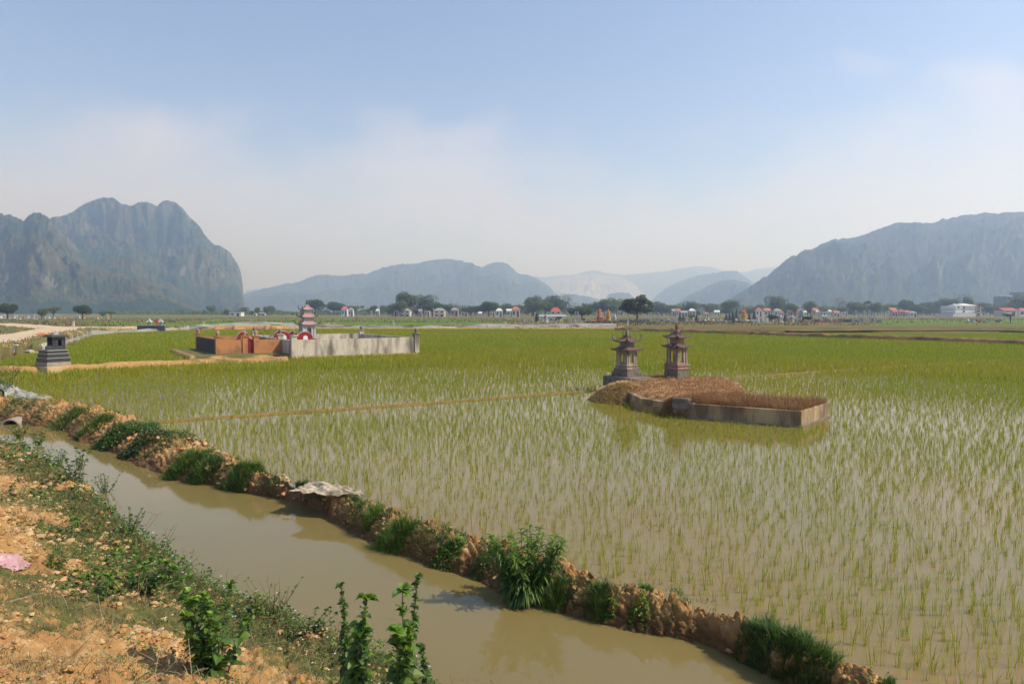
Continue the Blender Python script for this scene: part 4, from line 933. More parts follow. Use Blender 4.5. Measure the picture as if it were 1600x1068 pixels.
def plant(name, px, py, label, cat, h, ns=5, spread=.12, L=.06, Wd=.035, dens=60, cols=MIDG, group=None, pos=None, topcol=None, stemcol=(.12, .13, .05), erect=.9, seed=None, droop=.35, buds=0, lean=0):
    rng = np.random.default_rng(seed if seed is not None else int(px * 7 + py)); x, y, z = pos or gat(px, py)
    r = empty(name, (x, y, z - .01), 0, label, cat, group); sm = MB(); PP, AZ, EL, LL, CC = [], [], [], [], []
    for i in range(ns):
        a = rng.random() * 6.28; b = spread * math.sqrt(rng.random()) if ns > 1 else 0; hh = h * (.6 + .4 * rng.random()) if i else h
        base = np.array([math.cos(a) * b * .35, math.sin(a) * b * .35, 0]); tip = np.array([math.cos(a) * b * (1.6 if erect < .8 else 1) + lean * hh, math.sin(a) * b, hh]); t = np.linspace(0, 1, 7)[:, None]
        pts = base * (1 - t) + tip * t + np.sin(t * 3.1) * rng.normal(0, .04 * h, 3); pts[0] = base; sm.tube(pts, np.linspace(.0055, .002, 7) * (h / .5) ** .5, 5)
        m = max(2, int(dens * hh)); tt = np.sort(rng.random(m) ** .85); k = (tt * 5.99).astype(int); f = tt * 6 - k
        p = pts[k] * (1 - f[:, None]) + pts[np.minimum(k + 1, 6)] * f[:, None]
        az = np.arange(m) * 2.4 + rng.normal(0, .4, m); PP.append(p); AZ.append(az); EL.append(.9 * erect * tt ** 2 + rng.normal(.1, .3, m)); LL.append(L * (1.15 - .5 * tt) * (.6 + .6 * rng.random(m)))
        c = pickcol(m, cols, .15, rng)
        if topcol is not None: w = (tt ** 2)[:, None]; c = c * (1 - w) + pickcol(m, topcol, .12, rng) * w
        CC.append(c)
        mt = 7; PP.append(np.repeat(pts[-1:], mt, 0)); AZ.append(rng.random(mt) * 6.28); EL.append(rng.random(mt) * 1.0 + .2); LL.append(L * .7 * np.ones(mt)); CC.append(pickcol(mt, topcol or cols, .12, rng))
    LLc = np.concatenate(LL)
    v, f, c = leafset(np.concatenate(PP), np.concatenate(AZ), np.concatenate(EL), LLc, LLc * Wd / L, np.concatenate(CC), droop=droop, rng=rng)
    if Wd > 0: link("leaves", mesh("leaves", v, f, [LM_LEAF], c), r)
    sm.build("stem", paint("green_stem", (.10, .12, .045), (.16, .10, .05), 8, .7, .7) if stemcol[1] > stemcol[0] else paint("dry_stem", (.23, .15, .09), None, 8, .5, .9), r)
    return r
def clump(name, px, py, label, cat, rad, h, n, cols=MIDG, group=None, lean=.7, wd=.006, sy=1.0, tip=None, pos=None, seg=3):
    rng = np.random.default_rng(int(px * 3 + py * 11)); x, y, z = pos or gat(px, py)
    a = rng.random(n) * 6.28; q = np.sqrt(rng.random(n)); ox = np.cos(a) * q * rad; oy = np.sin(a) * q * rad * sy
    gz = terrain(np.stack([x + ox, y + oy], 1))[0] - z; gz = np.clip(gz, -.35, .35) + (.03 if group == TUFT else 0)
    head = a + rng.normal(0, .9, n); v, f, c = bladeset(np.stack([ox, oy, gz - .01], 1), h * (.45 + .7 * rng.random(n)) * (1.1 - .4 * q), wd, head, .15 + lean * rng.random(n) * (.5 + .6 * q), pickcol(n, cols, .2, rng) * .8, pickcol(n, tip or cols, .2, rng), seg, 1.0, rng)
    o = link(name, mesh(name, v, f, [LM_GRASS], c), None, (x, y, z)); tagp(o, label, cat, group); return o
TUFT = "grass tufts along the ditch bund"
def veg():
    # --- ditch bund, left to right
    for px, py, rad, h, n, sy, cols, lab in (
        (100, 658, .95, .20, 1500, .35, MIDG, "flat bright green grass patch at the far left foot of the ditch bund"),
        (150, 665, .55, .22, 1100, .5, MIDG, "rounded green grass tuft on the bund by the left end of the ditch"),
        (292, 722, .50, .22, 1300, .45, MIDG, "low green grass tuft on the bund, right after the creeping plants"),
        (318, 735, .38, .20, 900, .5, DARKG, "small dark grass tuft halfway between creeping plants and white sack"),
        (372, 755, .55, .24, 1500, .4, MIDG, "long dark green grass tuft on the bund, left of the white sack"),
        (612, 850, .34, .23, 1500, .6, MIDG, "thick green grass tuft on the ditch side, right of the white sack"),
        (582, 815, .16, .22, 300, .6, BRIGHT, "thin upright bright grass tuft just right of the white sack"),
        (722, 832, .08, .11, 220, 1, MIDG, "tiny grass tuft on the paddy edge, left of the big leafy weed"),
        (752, 838, .06, .10, 160, 1, MIDG, "tiny grass tuft on the paddy edge touching the big leafy weed"),
        (868, 950, .14, .17, 700, .8, MIDG, "spiky green tuft hanging to the water just right of the big leafy weed"),
        (937, 945, .13, .15, 700, .8, DARKG, "dark green mossy tuft on the ditch side, second right of the big leafy weed"),
        (1010, 922, .10, .08, 300, .7, MIDG, "short grass tuft on the paddy edge above the broad-leaved bund plant"),
        (1142, 955, .08, .08, 250, .7, MIDG, "short grass tuft on the paddy edge above the big dark grass clump"),
        (1170, 1000, .16, .09, 600, .6, DARKG, "low grass patch on the bund crest next to the big dark grass clump"),
        (1205, 1036, .27, .19, 3400, .8, DARKG, "left half of the big dark shaggy grass clump at the bottom of the bund"),
        (1255, 1050, .25, .18, 3000, .8, DARKG, "right half of the big dark shaggy grass clump at the bottom of the bund"),
        (1385, 1075, .05, .08, 150, 1, MIDG, "tiny grass tuft on the paddy edge at the bund's lower right end")):
        clump("grass_tuft", px, py, lab, "grass tuft", rad * (1.05 if py > 1000 else .85), h * .8, n, cols, TUFT, 1.15, .007 if py > 800 else 0.012, sy, cols + BRIGHT)
    def creep(px, py, rad, sy, n, L, cols, lab, h=.12):
        rng = np.random.default_rng(int(px + py)); x, y, z = gat(px, py); a = rng.random(n) * 6.28; q = np.sqrt(rng.random(n)); ox = np.cos(a) * q * rad; oy = np.sin(a) * q * rad * sy
        gz = terrain(np.stack([x + ox, y + oy], 1))[0] - z; P = np.stack([ox, oy, gz + rng.random(n) * h * (1 - q * .5)], 1)
        v, f, c = leafset(P, rng.random(n) * 6.28, rng.normal(.3, .4, n), L * (.6 + .7 * rng.random(n)), L * .6, pickcol(n, cols, .2, rng), rng=rng)
        o = link("creeping_plant", mesh("creeping_plant", v, f, [LM_LEAF], c), None, (x, y, z)); tagp(o, lab, "creeping plant", "leafy plants growing on the ditch bund")
    creep(185, 678, .85, .45, 2600, .055, MIDG, "mat of dark broad-leaved creeper covering the bund, right of the left-end grass", .2)
    creep(228, 682, .6, .45, 1500, .055, DARKG, "broad-leaved creeper patch on the bund beside the start of the thin field bund", .2)
    creep(700, 872, .20, .6, 700, .035, BRIGHT, "bright small-leaved plant patch on the bund, left of the big leafy weed", .12)
    creep(750, 893, .17, .6, 800, .022, MIDG, "fine-leaved dark green creeper by the water left of the big leafy weed", .12)
    creep(995, 972, .12, .7, 300, .035, BRIGHT, "small broad-leaved plant by the water, third plant right of the big leafy weed", .08)
    creep(955, 958, .05, .7, 140, .035, BRIGHT, "few pale broad leaves on the bund next to the mossy dark tuft", .07)
    # big weed
    x, y, z = gat(822, 925)
    w = plant("leafy_weed", 822, 925, "big lush bright green leafy weed, tallest plant on the ditch bund", "weed", .62, 38, .30, .13, .024, 110, MIDG, None, (x, y, z), BRIGHT, erect=.5, droop=.5)
    n = 420; a = RNG.random(n) * 6.28; q = np.sqrt(RNG.random(n)); P = np.stack([np.cos(a) * q * .12, np.sin(a) * q * .12, .04 + .12 * RNG.random(n)], 1)
    v, f, c = leafset(P, a, RNG.normal(.35, .3, n), .13 + .09 * RNG.random(n), .028, pickcol(n, MIDG + BRIGHT, .15), droop=.7); link("lower_leaves", mesh("lower_leaves", v, f, [LM_LEAF], c), w)
    # --- near bank
    G = "leafy plants on the near bank"
    plant("leafy_bush", 340, 1048, "leafy bush with bright tip leaves and dark lower leaves, bottom of the near bank", "bush", .52, 12, .20, .085, .06, 70, MIDG, G, None, BRIGHT)
    plant("leafy_bush", 215, 925, "wide bright yellow-green bush on the bank, right of the pink bag", "bush", .30, 20, .36, .085, .062, 60, MIDG, G, None, BRIGHT, erect=.6)
    plant("leafy_bush", 160, 938, "low dark small-leaved bush touching the wide yellow-green bush's left side", "bush", .15, 12, .25, .04, .025, 90, DARKG + MIDG, G, None, None, erect=.5)
    plant("leafy_bush", 80, 880, "feathery bright green clump beside the pink plastic bag", "bush", .15, 26, .26, .05, .009, 150, MIDG + BRIGHT, G, None, None, erect=.4)
    plant("leafy_bush", 118, 755, "dark leggy shrub with purplish leaves at the far part of the near bank", "bush", .55, 12, .42, .08, .05, 34, DARKG, G, None, MIDG)
    plant("leafy_bush", 478, 985, "low spreading dark green shrub over bare soil, left of the tall leafy stems", "bush", .20, 14, .24, .042, .03, 70, MIDG + DARKG, G, None, None, erect=.4)
    plant("leafy_bush", 425, 955, "dry branching shrub with a few green leaves at the ditch edge", "bush", .30, 12, .22, .035, .02, 26, MIDG, G, None, BRIGHT, stemcol=(.2, .1, .05), erect=.4)
    plant("leafy_bush", 395, 960, "bright green small bush behind the bottom leafy bush", "bush", .14, 8, .14, .05, .035, 60, BRIGHT, G)
    T = "tall leafy stems at the bottom of the near bank"
    def foot(px, d):
        r = ray(px, 1068); x = r[0] / r[1] * d; return (x, d, tz(x, d))
    for px, d, top, nst, L, lab, spr in ((541, 3.9, 915, 2, .042, "tall slender leafy stem, leftmost of the tall ones by the ditch", .03),
                                    (562, 3.6, 938, 4, .070, "broad-leaved stem with a bright star of top leaves, second of the tall stems", .05),
                                    (648, 3.7, 906, 2, .040, "tallest slender leafy stem, rightmost of the tall stems at the ditch edge", .03),
                                    (631, 3.45, 931, 4, .070, "broad-leaved dark stem leaning on the rightmost tall slender stem", .05)):
        p = foot(px, d); ht = CAMZ - (top - HOR) * d / F - p[2]
        plant("leafy_shoot", px, top, lab, "leafy plant", max(ht, .2), nst, spr, L * 1.5, L * 1.05, 170 if L < .05 else 75, DARKG + MIDG, T, p, BRIGHT if L > .05 else MIDG, erect=1.0, droop=.5)
    p = foot(597, 3.6); plant("leafy_bush", 597, 1050, "low leafy growth filling the gap between the tall leafy stems", "bush", .26, 12, .17, .05, .032, 60, DARKG + MIDG, G, p)
    p = foot(702, 4.3); plant("leafy_bush", 702, 1060, "small pale green sprig at the water's edge right of the tall leafy stems", "bush", .22, 4, .10, .045, .022, 50, BRIGHT, G, p)
    # dry twig plant at the bottom
    p = foot(790, 4.4); r = empty("dry_twig_plant", (p[0], p[1], -.2), 0, "bare dry branching twigs with tiny seed heads in front of the ditch, bottom centre", "dry plant"); m = MB(); sd = MB(); rng = np.random.default_rng(5)
    def br(p0, d, L, rad, lv):
        pts = [p0 + d * L * t + np.array([0, 0, .1 * L * t * t]) + rng.normal(0, .02 * L, 3) for t in np.linspace(0, 1, 5)]; pts[0] = p0; m.tube(pts, np.linspace(rad, rad * .6, 5), 4)
        if lv == 0: sd.lathe([(.001, -.006), (.006, 0), (.001, .006)], 5, pts[-1]); return
        for k in range(3):
            nd = d + rng.normal(0, .55, 3); nd[2] = abs(nd[2]) * .8; nd /= np.linalg.norm(nd); br(pts[2 + k], nd, L * .62, rad * .6, lv - 1)
    for k in range(3): br(np.zeros(3), np.array([-.35 + .3 * k, .1, .9]), .24, .0028, 3)
    m.build("twigs", paint("dry_stem", (.23, .15, .09), None, 8, .5, .9), r); sd.build("seed_heads", paint("dry_stem", (.2, .1, .05)), r)
    # far left bank shrubs
    for px, py, h, lab in ((14, 612, .7, "dark shrub on the far left bank above the culvert pipe"), (18, 590, .7, "dark leafy shrub beside the plastic sheet at the left edge"), (-8, 600, .8, "dark shrub cut by the left picture edge beside the plastic sheet"),
                           (60, 694, .28, "green weed clump at the water's edge on the near bank's far end"), (30, 684, .3, "bright green weed clump opposite the culvert pipe"), (92, 724, .28, "green leafy clump at the water's edge before the dark leggy shrub"), (165, 768, .3, "round green tuft by the bare clods at the water's edge"), (200, 830, .3, "pale green weeds at the water's edge below the round green tuft")):
        plant("leafy_bush", px, py, lab, "bush", h, 12, h * .5, .07 if py < 700 else .05, .04 if py < 700 else .025, 46, MIDG + DARKG if h > .55 else MIDG + BRIGHT, G, erect=.5)
veg()
def ground_cover():
    n = 260000; th = np.radians(RNG.uniform(-43, 8, n)); r = np.exp(RNG.uniform(math.log(2.2), math.log(34), n)); P = np.stack([r * np.sin(th), r * np.cos(th)], 1)
    d = sdist(P, LAND); P = P[d > .05]; d = d[d > .05]; r = np.hypot(P[:, 0], P[:, 1]); z, g, w, pt = terrain(P)
    k = fbm(P[:, 0] * 2.6, P[:, 1] * 2.6, o=4, s=300); prob = np.clip((g - .18) * 1.5 + k * 1.5 + .35 * (d < .8), .02, 1) * (pt < .3); m = RNG.random(len(P)) < prob; P, d, z, r, k = P[m], d[m], z[m], r[m], k[m]
    N = len(P); dry = RNG.random(N) < np.clip(.55 - .35 * (d < 1.0) + k * .25, .1, .85)
    col = np.where(dry[:, None], pickcol(N, DRYC), pickcol(N, MIDG + DARKG + [(.12, .16, .05)])); sc = np.clip(r / 6, .75, 3)
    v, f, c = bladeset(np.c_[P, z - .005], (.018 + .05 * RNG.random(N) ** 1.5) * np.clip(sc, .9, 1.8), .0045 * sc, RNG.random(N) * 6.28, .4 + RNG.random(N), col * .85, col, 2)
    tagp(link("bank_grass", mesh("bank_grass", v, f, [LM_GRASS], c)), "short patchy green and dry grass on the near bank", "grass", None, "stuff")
    # small broad leaves, mostly near the water
    n = 120000; th = np.radians(RNG.uniform(-43, 8, n)); r = np.exp(RNG.uniform(math.log(2.2), math.log(34), n)); P = np.stack([r * np.sin(th), r * np.cos(th)], 1)
    d = sdist(P, LAND); P = P[d > 0]; d = d[d > 0]; r = np.hypot(P[:, 0], P[:, 1]); z, g, w, pt = terrain(P)
    k = fbm(P[:, 0] * 1.7, P[:, 1] * 1.7, o=3, s=400); prob = np.clip(1.1 * ss(1.3, .1, d) + k * .9 - .12, 0, 1) * (pt < .3); m = RNG.random(len(P)) < prob; P, z, r, d, k = P[m], z[m], r[m], d[m], k[m]; N = len(P)
    h = (.02 + .13 * RNG.random(N) * np.clip(k + .6, .2, 1.2) * ss(1.8, .2, d) + .03 * RNG.random(N)) * np.clip(r / 7, .8, 1.6)
    L = (.014 + .016 * RNG.random(N)) * np.clip(r / 5, .9, 3)
    v, f, c = leafset(np.c_[P, z + h], RNG.random(N) * 6.28, RNG.normal(.35, .45, N), L, L * .62, pickcol(N, MIDG + MIDG + BRIGHT + DARKG, .22))
    tagp(link("bank_weeds", mesh("bank_weeds", v, f, [LM_LEAF], c)), "small-leaved weeds along the water's edge of the near bank", "weeds", None, "stuff")
    # white blossoms
    n = 260; idx = RNG.integers(0, N, n * 3); idx = idx[d[idx] < 1.5][:n]; p = np.c_[P[idx], z[idx] + h[idx] + .03]; a = RNG.random(len(p)) * 6.28; vs, cs = [], []
    mb = MB()
    for q_, rr in zip(p, r[idx]):
        s = .007 * max(1, rr / 6)
        for kk in range(5):
            aa = kk * 1.2566; mb.add(np.array([[0, 0, 0], [math.cos(aa - .4) * s, math.sin(aa - .4) * s, s * .3], [math.cos(aa) * s * 1.5, math.sin(aa) * s * 1.5, s * .4], [math.cos(aa + .4) * s, math.sin(aa + .4) * s, s * .3]]) + q_, [[0, 1, 2, 3]])
    tagp(mb.build("white_blossoms", WHT), "tiny white flowers scattered over the weeds at the water's edge", "flowers", None, "stuff")
    # dry litter stems
    n = 1500; th = np.radians(RNG.uniform(-42, 5, n)); r = np.exp(RNG.uniform(math.log(2.5), math.log(16), n)); P = np.stack([r * np.sin(th), r * np.cos(th)], 1); P = P[sdist(P, LAND) > .3]; z = terrain(P)[0]; mb = MB()
    for (x, y), zz in zip(P, z):
        a = RNG.random() * 6.28; L = .05 + .22 * RNG.random() ** 2; e = RNG.random() ** 2 * .9; dx, dy, dz = math.cos(a) * math.cos(e) * L, math.sin(a) * math.cos(e) * L, math.sin(e) * L
        mb.tube([(x, y, zz), (x + dx * .5, y + dy * .5, zz + dz * .5 + .012), (x + dx, y + dy, zz + dz + .004)], [.0022, .0018, .001], 4)
    tagp(mb.build("dry_litter", paint("dry_litter", (.40, .30, .19), (.2, .13, .08), 9, .6)), "dry fallen stems and twigs lying on the near bank", "litter", None, "stuff")
ground_cover()
def bund_cover():
    n = 60000; i = RNG.integers(0, len(BUND) - 2, n); t = RNG.random(n)[:, None]; seg = np.hypot(*(BUND[i + 1, :2] - BUND[i, :2]).T); B = BUND[i, :2] * (1 - t) + BUND[i + 1, :2] * t; r = np.hypot(*B.T)
    B = B + RNG.normal(0, 1, (n, 2)) * BUND[i, 3][:, None] * .5; k = fbm(B[:, 0] * 1.1, B[:, 1] * 1.1, o=4, s=610); m = (RNG.random(n) < np.clip(k * 2.2 + .12, .02, 1)) & inview(B, 3) & (B[:, 1] > 2); B, k, r = B[m], k[m], r[m]; z = terrain(B)[0]; m = z > -.13; B, k, r, z = B[m], k[m], r[m], z[m]; N = len(B); q = RNG.random(N) < .6
    v, f, c = bladeset(np.c_[B[q], z[q] - .01], (.03 + .08 * RNG.random(q.sum())) * np.clip(r[q] / 8, 1, 1.6), .006 * np.clip(r[q] / 7, .9, 2), RNG.random(q.sum()) * 6.28, .4 + RNG.random(q.sum()), pickcol(q.sum(), MIDG + DARKG + DRYC[:2], .2), None, 2)
    tagp(link("bund_grass", mesh("bund_grass", v, f, [LM_GRASS], c)), "thin short grass growing along the ditch bund", "grass", None, "stuff")
    q = ~q; N = q.sum(); v, f, c = leafset(np.c_[B[q], z[q] + .01 + .05 * RNG.random(N)], RNG.random(N) * 6.28, RNG.normal(.3, .4, N), .025 * np.clip(r[q] / 7, .9, 2), .016 * np.clip(r[q] / 7, .9, 2), pickcol(N, MIDG + DARKG, .22))
    tagp(link("bund_weeds", mesh("bund_weeds", v, f, [LM_LEAF], c)), "small-leaved weeds growing along the ditch bund", "weeds", None, "stuff")
bund_cover()
def undergrowth():
    rng = np.random.default_rng(99); sm = MB(); dm = MB(); PP, AZ, EL, LL, WW, CC = [], [], [], [], [], []
    n = 900; th = np.radians(rng.uniform(-43, 8, n)); r = np.exp(rng.uniform(math.log(2.4), math.log(20), n)); P = np.stack([r * np.sin(th), r * np.cos(th)], 1); d = sdist(P, LAND)
    k = fbm(P[:, 0] * .9, P[:, 1] * .9, o=3, s=77); keep = (d > .05) & (rng.random(n) < np.clip(1.2 * ss(2.0, .1, d) + k * .6 - .05, 0, 1)); P, r, d = P[keep], r[keep], d[keep]; Z = terrain(P)[0]
    for (x, y), z, rr in zip(P, Z, r):
        kind = rng.random(); f = np.clip(rr / 6, .8, 1.8)
        if kind < .38:       # dry branching stem
            for j in range(rng.integers(2, 5)):
                a = rng.random() * 6.28; L = (.10 + .22 * rng.random()) * f; le = rng.random() * .8; pts = [np.array([x, y, z]) + np.array([math.cos(a) * L * le * t, math.sin(a) * L * le * t, L * t * (1 - .3 * t * le)]) + rng.normal(0, .006, 3) for t in np.linspace(0, 1, 5)]; dm.tube(pts, np.linspace(.0022, .0009, 5) * f, 3)
                for q in (2, 3): b = pts[q]; v = rng.normal(0, .05 * f, 3); v[2] = abs(v[2]); dm.tube([b, b + v], [.001 * f, .0006 * f], 3)
            continue
        for j in range(rng.integers(1, 4)):
            a = rng.random() * 6.28; L = (.07 + .17 * rng.random() ** 1.5) * f; le = .2 + rng.random() * .9; pts = np.array([np.array([x, y, z]) + np.array([math.cos(a) * L * le * t, math.sin(a) * L * le * t, L * t * (1 - .35 * t * le)]) for t in np.linspace(0, 1, 5)]) + rng.normal(0, .004, (5, 3)); sm.tube(pts, np.linspace(.0022, .001, 5) * f, 3)
            m = int(rng.integers(6, 16)); tt = np.sort(rng.random(m)); kk = (tt * 3.99).astype(int); ff = (tt * 4 - kk)[:, None]; PP.append(pts[kk] * (1 - ff) + pts[kk + 1] * ff); AZ.append(np.arange(m) * 2.4 + rng.normal(0, .5, m)); EL.append(rng.normal(.2, .4, m)); ll = (.02 + .03 * rng.random()) * f * (1.2 - .6 * tt); LL.append(ll); WW.append(ll * rng.uniform(.3, .75)); CC.append(pickcol(m, [MIDG, DARKG, BRIGHT, MIDG][rng.integers(4)], .2, rng))
    v, f, c = leafset(np.concatenate(PP), np.concatenate(AZ), np.concatenate(EL), np.concatenate(LL), np.concatenate(WW), np.concatenate(CC), rng=rng)
    tagp(link("undergrowth_leaves", mesh("undergrowth_leaves", v, f, [LM_LEAF], c)), "tangled small weeds of many kinds on the near bank", "weeds", None, "stuff")
    tagp(sm.build("undergrowth_stems", MATS["green_stem"]), "thin green weed stems on the near bank", "weeds", None, "stuff"); tagp(dm.build("dry_undergrowth", MATS["dry_stem"]), "dry brown branching stems tangled on the near bank", "dry weeds", None, "stuff")
undergrowth()
def clods():
    # unit lumps
    lumps = []
    import bmesh
    for i in range(8):
        bm = bmesh.new(); bmesh.ops.create_icosphere(bm, subdivisions=2, radius=1); V = np.array([v.co[:] for v in bm.verts]); Fc = np.array([[v.index for v in f.verts] for f in bm.faces]); bm.free()
        V = V * (1 + .75 * fbm(V[:, 0] * 1.9 + i * 7, V[:, 1] * 1.6, V[:, 2] * 1.6, o=3, s=i))[:, None] * np.array([1, .8, .6]); lumps.append((V, Fc))
    n = 85000; th = np.radians(RNG.uniform(-43, 8, n)); r = np.exp(RNG.uniform(math.log(2.2), math.log(22), n)); P = np.stack([r * np.sin(th), r * np.cos(th)], 1)
    d = sdist(P, LAND); P = P[d > .4]; k = fbm(P[:, 0] * 1.3, P[:, 1] * 1.3, o=4, s=500); m = RNG.random(len(P)) < np.clip(.12 + k * 1.5, .04, .9); P = P[m]; s = (.004 + .020 * RNG.random(len(P)) ** 5) * np.clip(np.hypot(P[:, 0], P[:, 1]) / 4, .9, 2.2)
    bidx = RNG.integers(2, len(BUND) - 2, 2400); t = RNG.random(2400)[:, None]; B = BUND[bidx, :2] * (1 - t) + BUND[bidx + 1, :2] * t + RNG.normal(0, .22, (2400, 2)); kb = fbm(B[:, 0] * .8, B[:, 1] * .8, o=3, s=501); B = B[kb > -.1]; sB = (.008 + .035 * RNG.random(len(B)) ** 3) * np.clip(np.hypot(B[:, 0], B[:, 1]) / 9, .8, 1.5)
    # bare clod patches named by their pixels: by the round tuft, on the water's edge
    X = []; sx = []
    for px, py, rad, m_, s0 in ((130, 762, .55, 120, .09), (185, 790, .25, 40, .07), (110, 720, .5, 80, .07), (20, 710, .8, 80, .08), (12, 802, .5, 60, .05), (265, 1000, .3, 120, .03), (485, 990, .15, 60, .03)):
        c = gat(px, py); q = RNG.normal(0, rad * .5, (m_, 2)) + np.array(c[:2]); X.append(q); sx.append(s0 * (.3 + .8 * RNG.random(m_) ** 2))
    P = np.vstack([P, B] + X); s = np.concatenate([s, sB] + sx); z = terrain(P)[0]; P, s, z = P[z > -.1], s[z > -.1], z[z > -.1]
    V = []; FF = []; C = []; nn = 0; kind = RNG.integers(0, 8, len(P)); col = pickcol(len(P), [(.46, .27, .11), (.50, .32, .15), (.40, .22, .09), (.52, .36, .19)], .10)
    for i in range(8):
        q = kind == i; v, f = lumps[i]; a = RNG.random(q.sum()) * 6.28; ca, sa = np.cos(a)[:, None], np.sin(a)[:, None]; S = s[q][:, None]
        VX = (v[None, :, 0] * ca - v[None, :, 1] * sa) * S + P[q][:, 0:1]; VY = (v[None, :, 0] * sa + v[None, :, 1] * ca) * S + P[q][:, 1:2]; VZ = v[None, :, 2] * S + (z[q] + s[q] * .2)[:, None]
        V.append(np.stack([VX, VY, VZ], -1).reshape(-1, 3)); FF.append((f[None] + (np.arange(q.sum()) * len(v))[:, None, None]).reshape(-1, 3) + nn); nn += q.sum() * len(v); C.append(np.repeat(col[q], len(v), 0))
    tagp(link("soil_clods", mesh("soil_clods", np.concatenate(V), [np.concatenate(FF)], [tintmat("clod")], np.concatenate(C))), "dry orange soil clods on the near bank and the bund", "clods", None, "stuff")
clods()
# ------------------------------------------------------------------ small things near the water
def cloth(name, ctr, ax, L, Wd, outline, fold, mat, label, cat, n=46, lift=.03, seed=3, drape=True, hump=0.0, zmin=-.13):
    """crumpled sheet lying over the terrain; outline(t)-> half width factor"""
    ax = A2(ax) / np.linalg.norm(ax); bx = A2([-ax[1], ax[0]]); t, s = np.meshgrid(np.linspace(-1, 1, n), np.linspace(-1, 1, n // 2 + 1), indexing='ij')
    w = outline(t, s); U = t * L / 2 * (1 + .05 * fbm(s * 2, t * 2, o=3, s=seed)); Vv = s * Wd / 2 * w + .06 * Wd * fbm(t * 3, s * 1.5, o=3, s=seed + 1)
    X = ctr[0] + ax[0] * U + bx[0] * Vv; Y = ctr[1] + ax[1] * U + bx[1] * Vv
    gz = np.maximum(terrain(np.stack([X.ravel(), Y.ravel()], 1), False)[0].reshape(X.shape), zmin) if drape else np.full(X.shape, ctr[2])
    r = 1 - np.abs(fbm(t * 2.2 + s, s * 2.4, o=5, s=seed + 2, g=.6)) * 2
    Z = gz + lift + fold * (r * .8 + .35 * fbm(t * 6, s * 5, o=4, s=seed + 4)) * (1 - .45 * np.maximum(abs(t), abs(s)) ** 3) + hump * np.clip(1 - t ** 2, 0, 1) * np.clip(1 - s ** 2, 0, 1)
    I = np.arange(X.size).reshape(X.shape); q = np.stack([I[:-1, :-1], I[1:, :-1], I[1:, 1:], I[:-1, 1:]], -1).reshape(-1, 4); c0 = np.array([ctr[0], ctr[1], float(gz.mean())])
    o = link(name, mesh(name, np.stack([X.ravel(), Y.ravel(), Z.ravel()], 1) - c0, [q], [mat], smooth=True), None, tuple(c0)); so_ = o.modifiers.new('solid', 'SOLIDIFY'); so_.thickness = .006
    sb = o.modifiers.new('sub', 'SUBSURF'); sb.levels = 1; sb.render_levels = 1
    return tagp(o, label, cat)
a_, b_ = A2(at(462, 765, .18)), A2(at(560, 776, .18))
cloth("sack", (*((a_ + b_) / 2 + A2([.03, .04])), 0), b_ - a_, np.linalg.norm(b_ - a_) * 1.0, .42, lambda t, s: np.clip(1.05 - .75 * np.clip(t, -.3, 1) ** 2 * np.sign(t + .3), .12, 1.1), .12, paint("sack_cloth", (.50, .43, .32), (.24, .18, .11), 4, .85, .85, lo=.42, hi=.62), "crumpled dirty white sack lying across the ditch bund", "sack", lift=.07, zmin=.11)
def bagmat():
    t = NT("pink_plastic"); b = t.bsdf((.62, .38, .41), .35, t.bump(t.noise(30, 4, .6), .6, .01), .5); tr = t.n('BsdfTranslucent'); tr.inputs[0].default_value = (.7, .35, .38, 1); m = t.n('MixShader'); m.inputs[0].default_value = .35
    t.link(b, m.inputs[1]); t.link(tr.outputs[0], m.inputs[2]); return t.done(m.outputs[0])
x, y, z = gat(20, 886); x2, y2, _ = gat(54, 878)
cloth("plastic_bag", (x, y, z), (x2 - x, y2 - y), .36, .20, lambda t, s: np.clip(1.0 - 1.0 * np.clip(t, 0, 1), .14, 1), .05, bagmat(), "crumpled pale pink plastic bag lying on the near bank at the left edge", "plastic bag", lift=.03, hump=.06)
# plastic sheets and net on the far left bank
SHEET = paint("grey_plastic_sheet", (.36, .34, .29), (.22, .19, .15), 3, .7, .5)
for (pa, pb, w, lab) in (((8, 597), (72, 626), 1.0, "long pale grey plastic sheet draped along the left bank above the flooded field"),
                         ((42, 547), (64, 549), .9, "crumpled white plastic sheet by the left end of the grey net")):
    a = A2(at(*pa, .25)); b = A2(at(*pb, .1)); cloth("plastic_sheet", (*((a + b) / 2), 0), b - a, np.linalg.norm(b - a), w, lambda t, s: 1 + .2 * np.sin(t * 5), .12, SHEET if w < 1.5 else WHT, lab, "plastic sheet", lift=.06, hump=.12, seed=int(pa[0]))
x, y = at(66, 526, .6); cloth("orange_sheet", (x, y, .6), (1, -.3), 1.5, .4, lambda t, s: 1 - .3 * t, .10, paint("orange_cloth", (.75, .22, .08)), "small orange sheet lying on the weedy bank left of the grey net", "sheet", lift=.15, hump=.12)
x, y = at(26, 553, .1); cloth("white_scrap", (x, y, .1), (1, -.5), .4, .2, lambda t, s: 1 - .3 * t, .05, WHT, "tiny pale scrap floating in the green field near the left edge", "scrap", lift=.05)
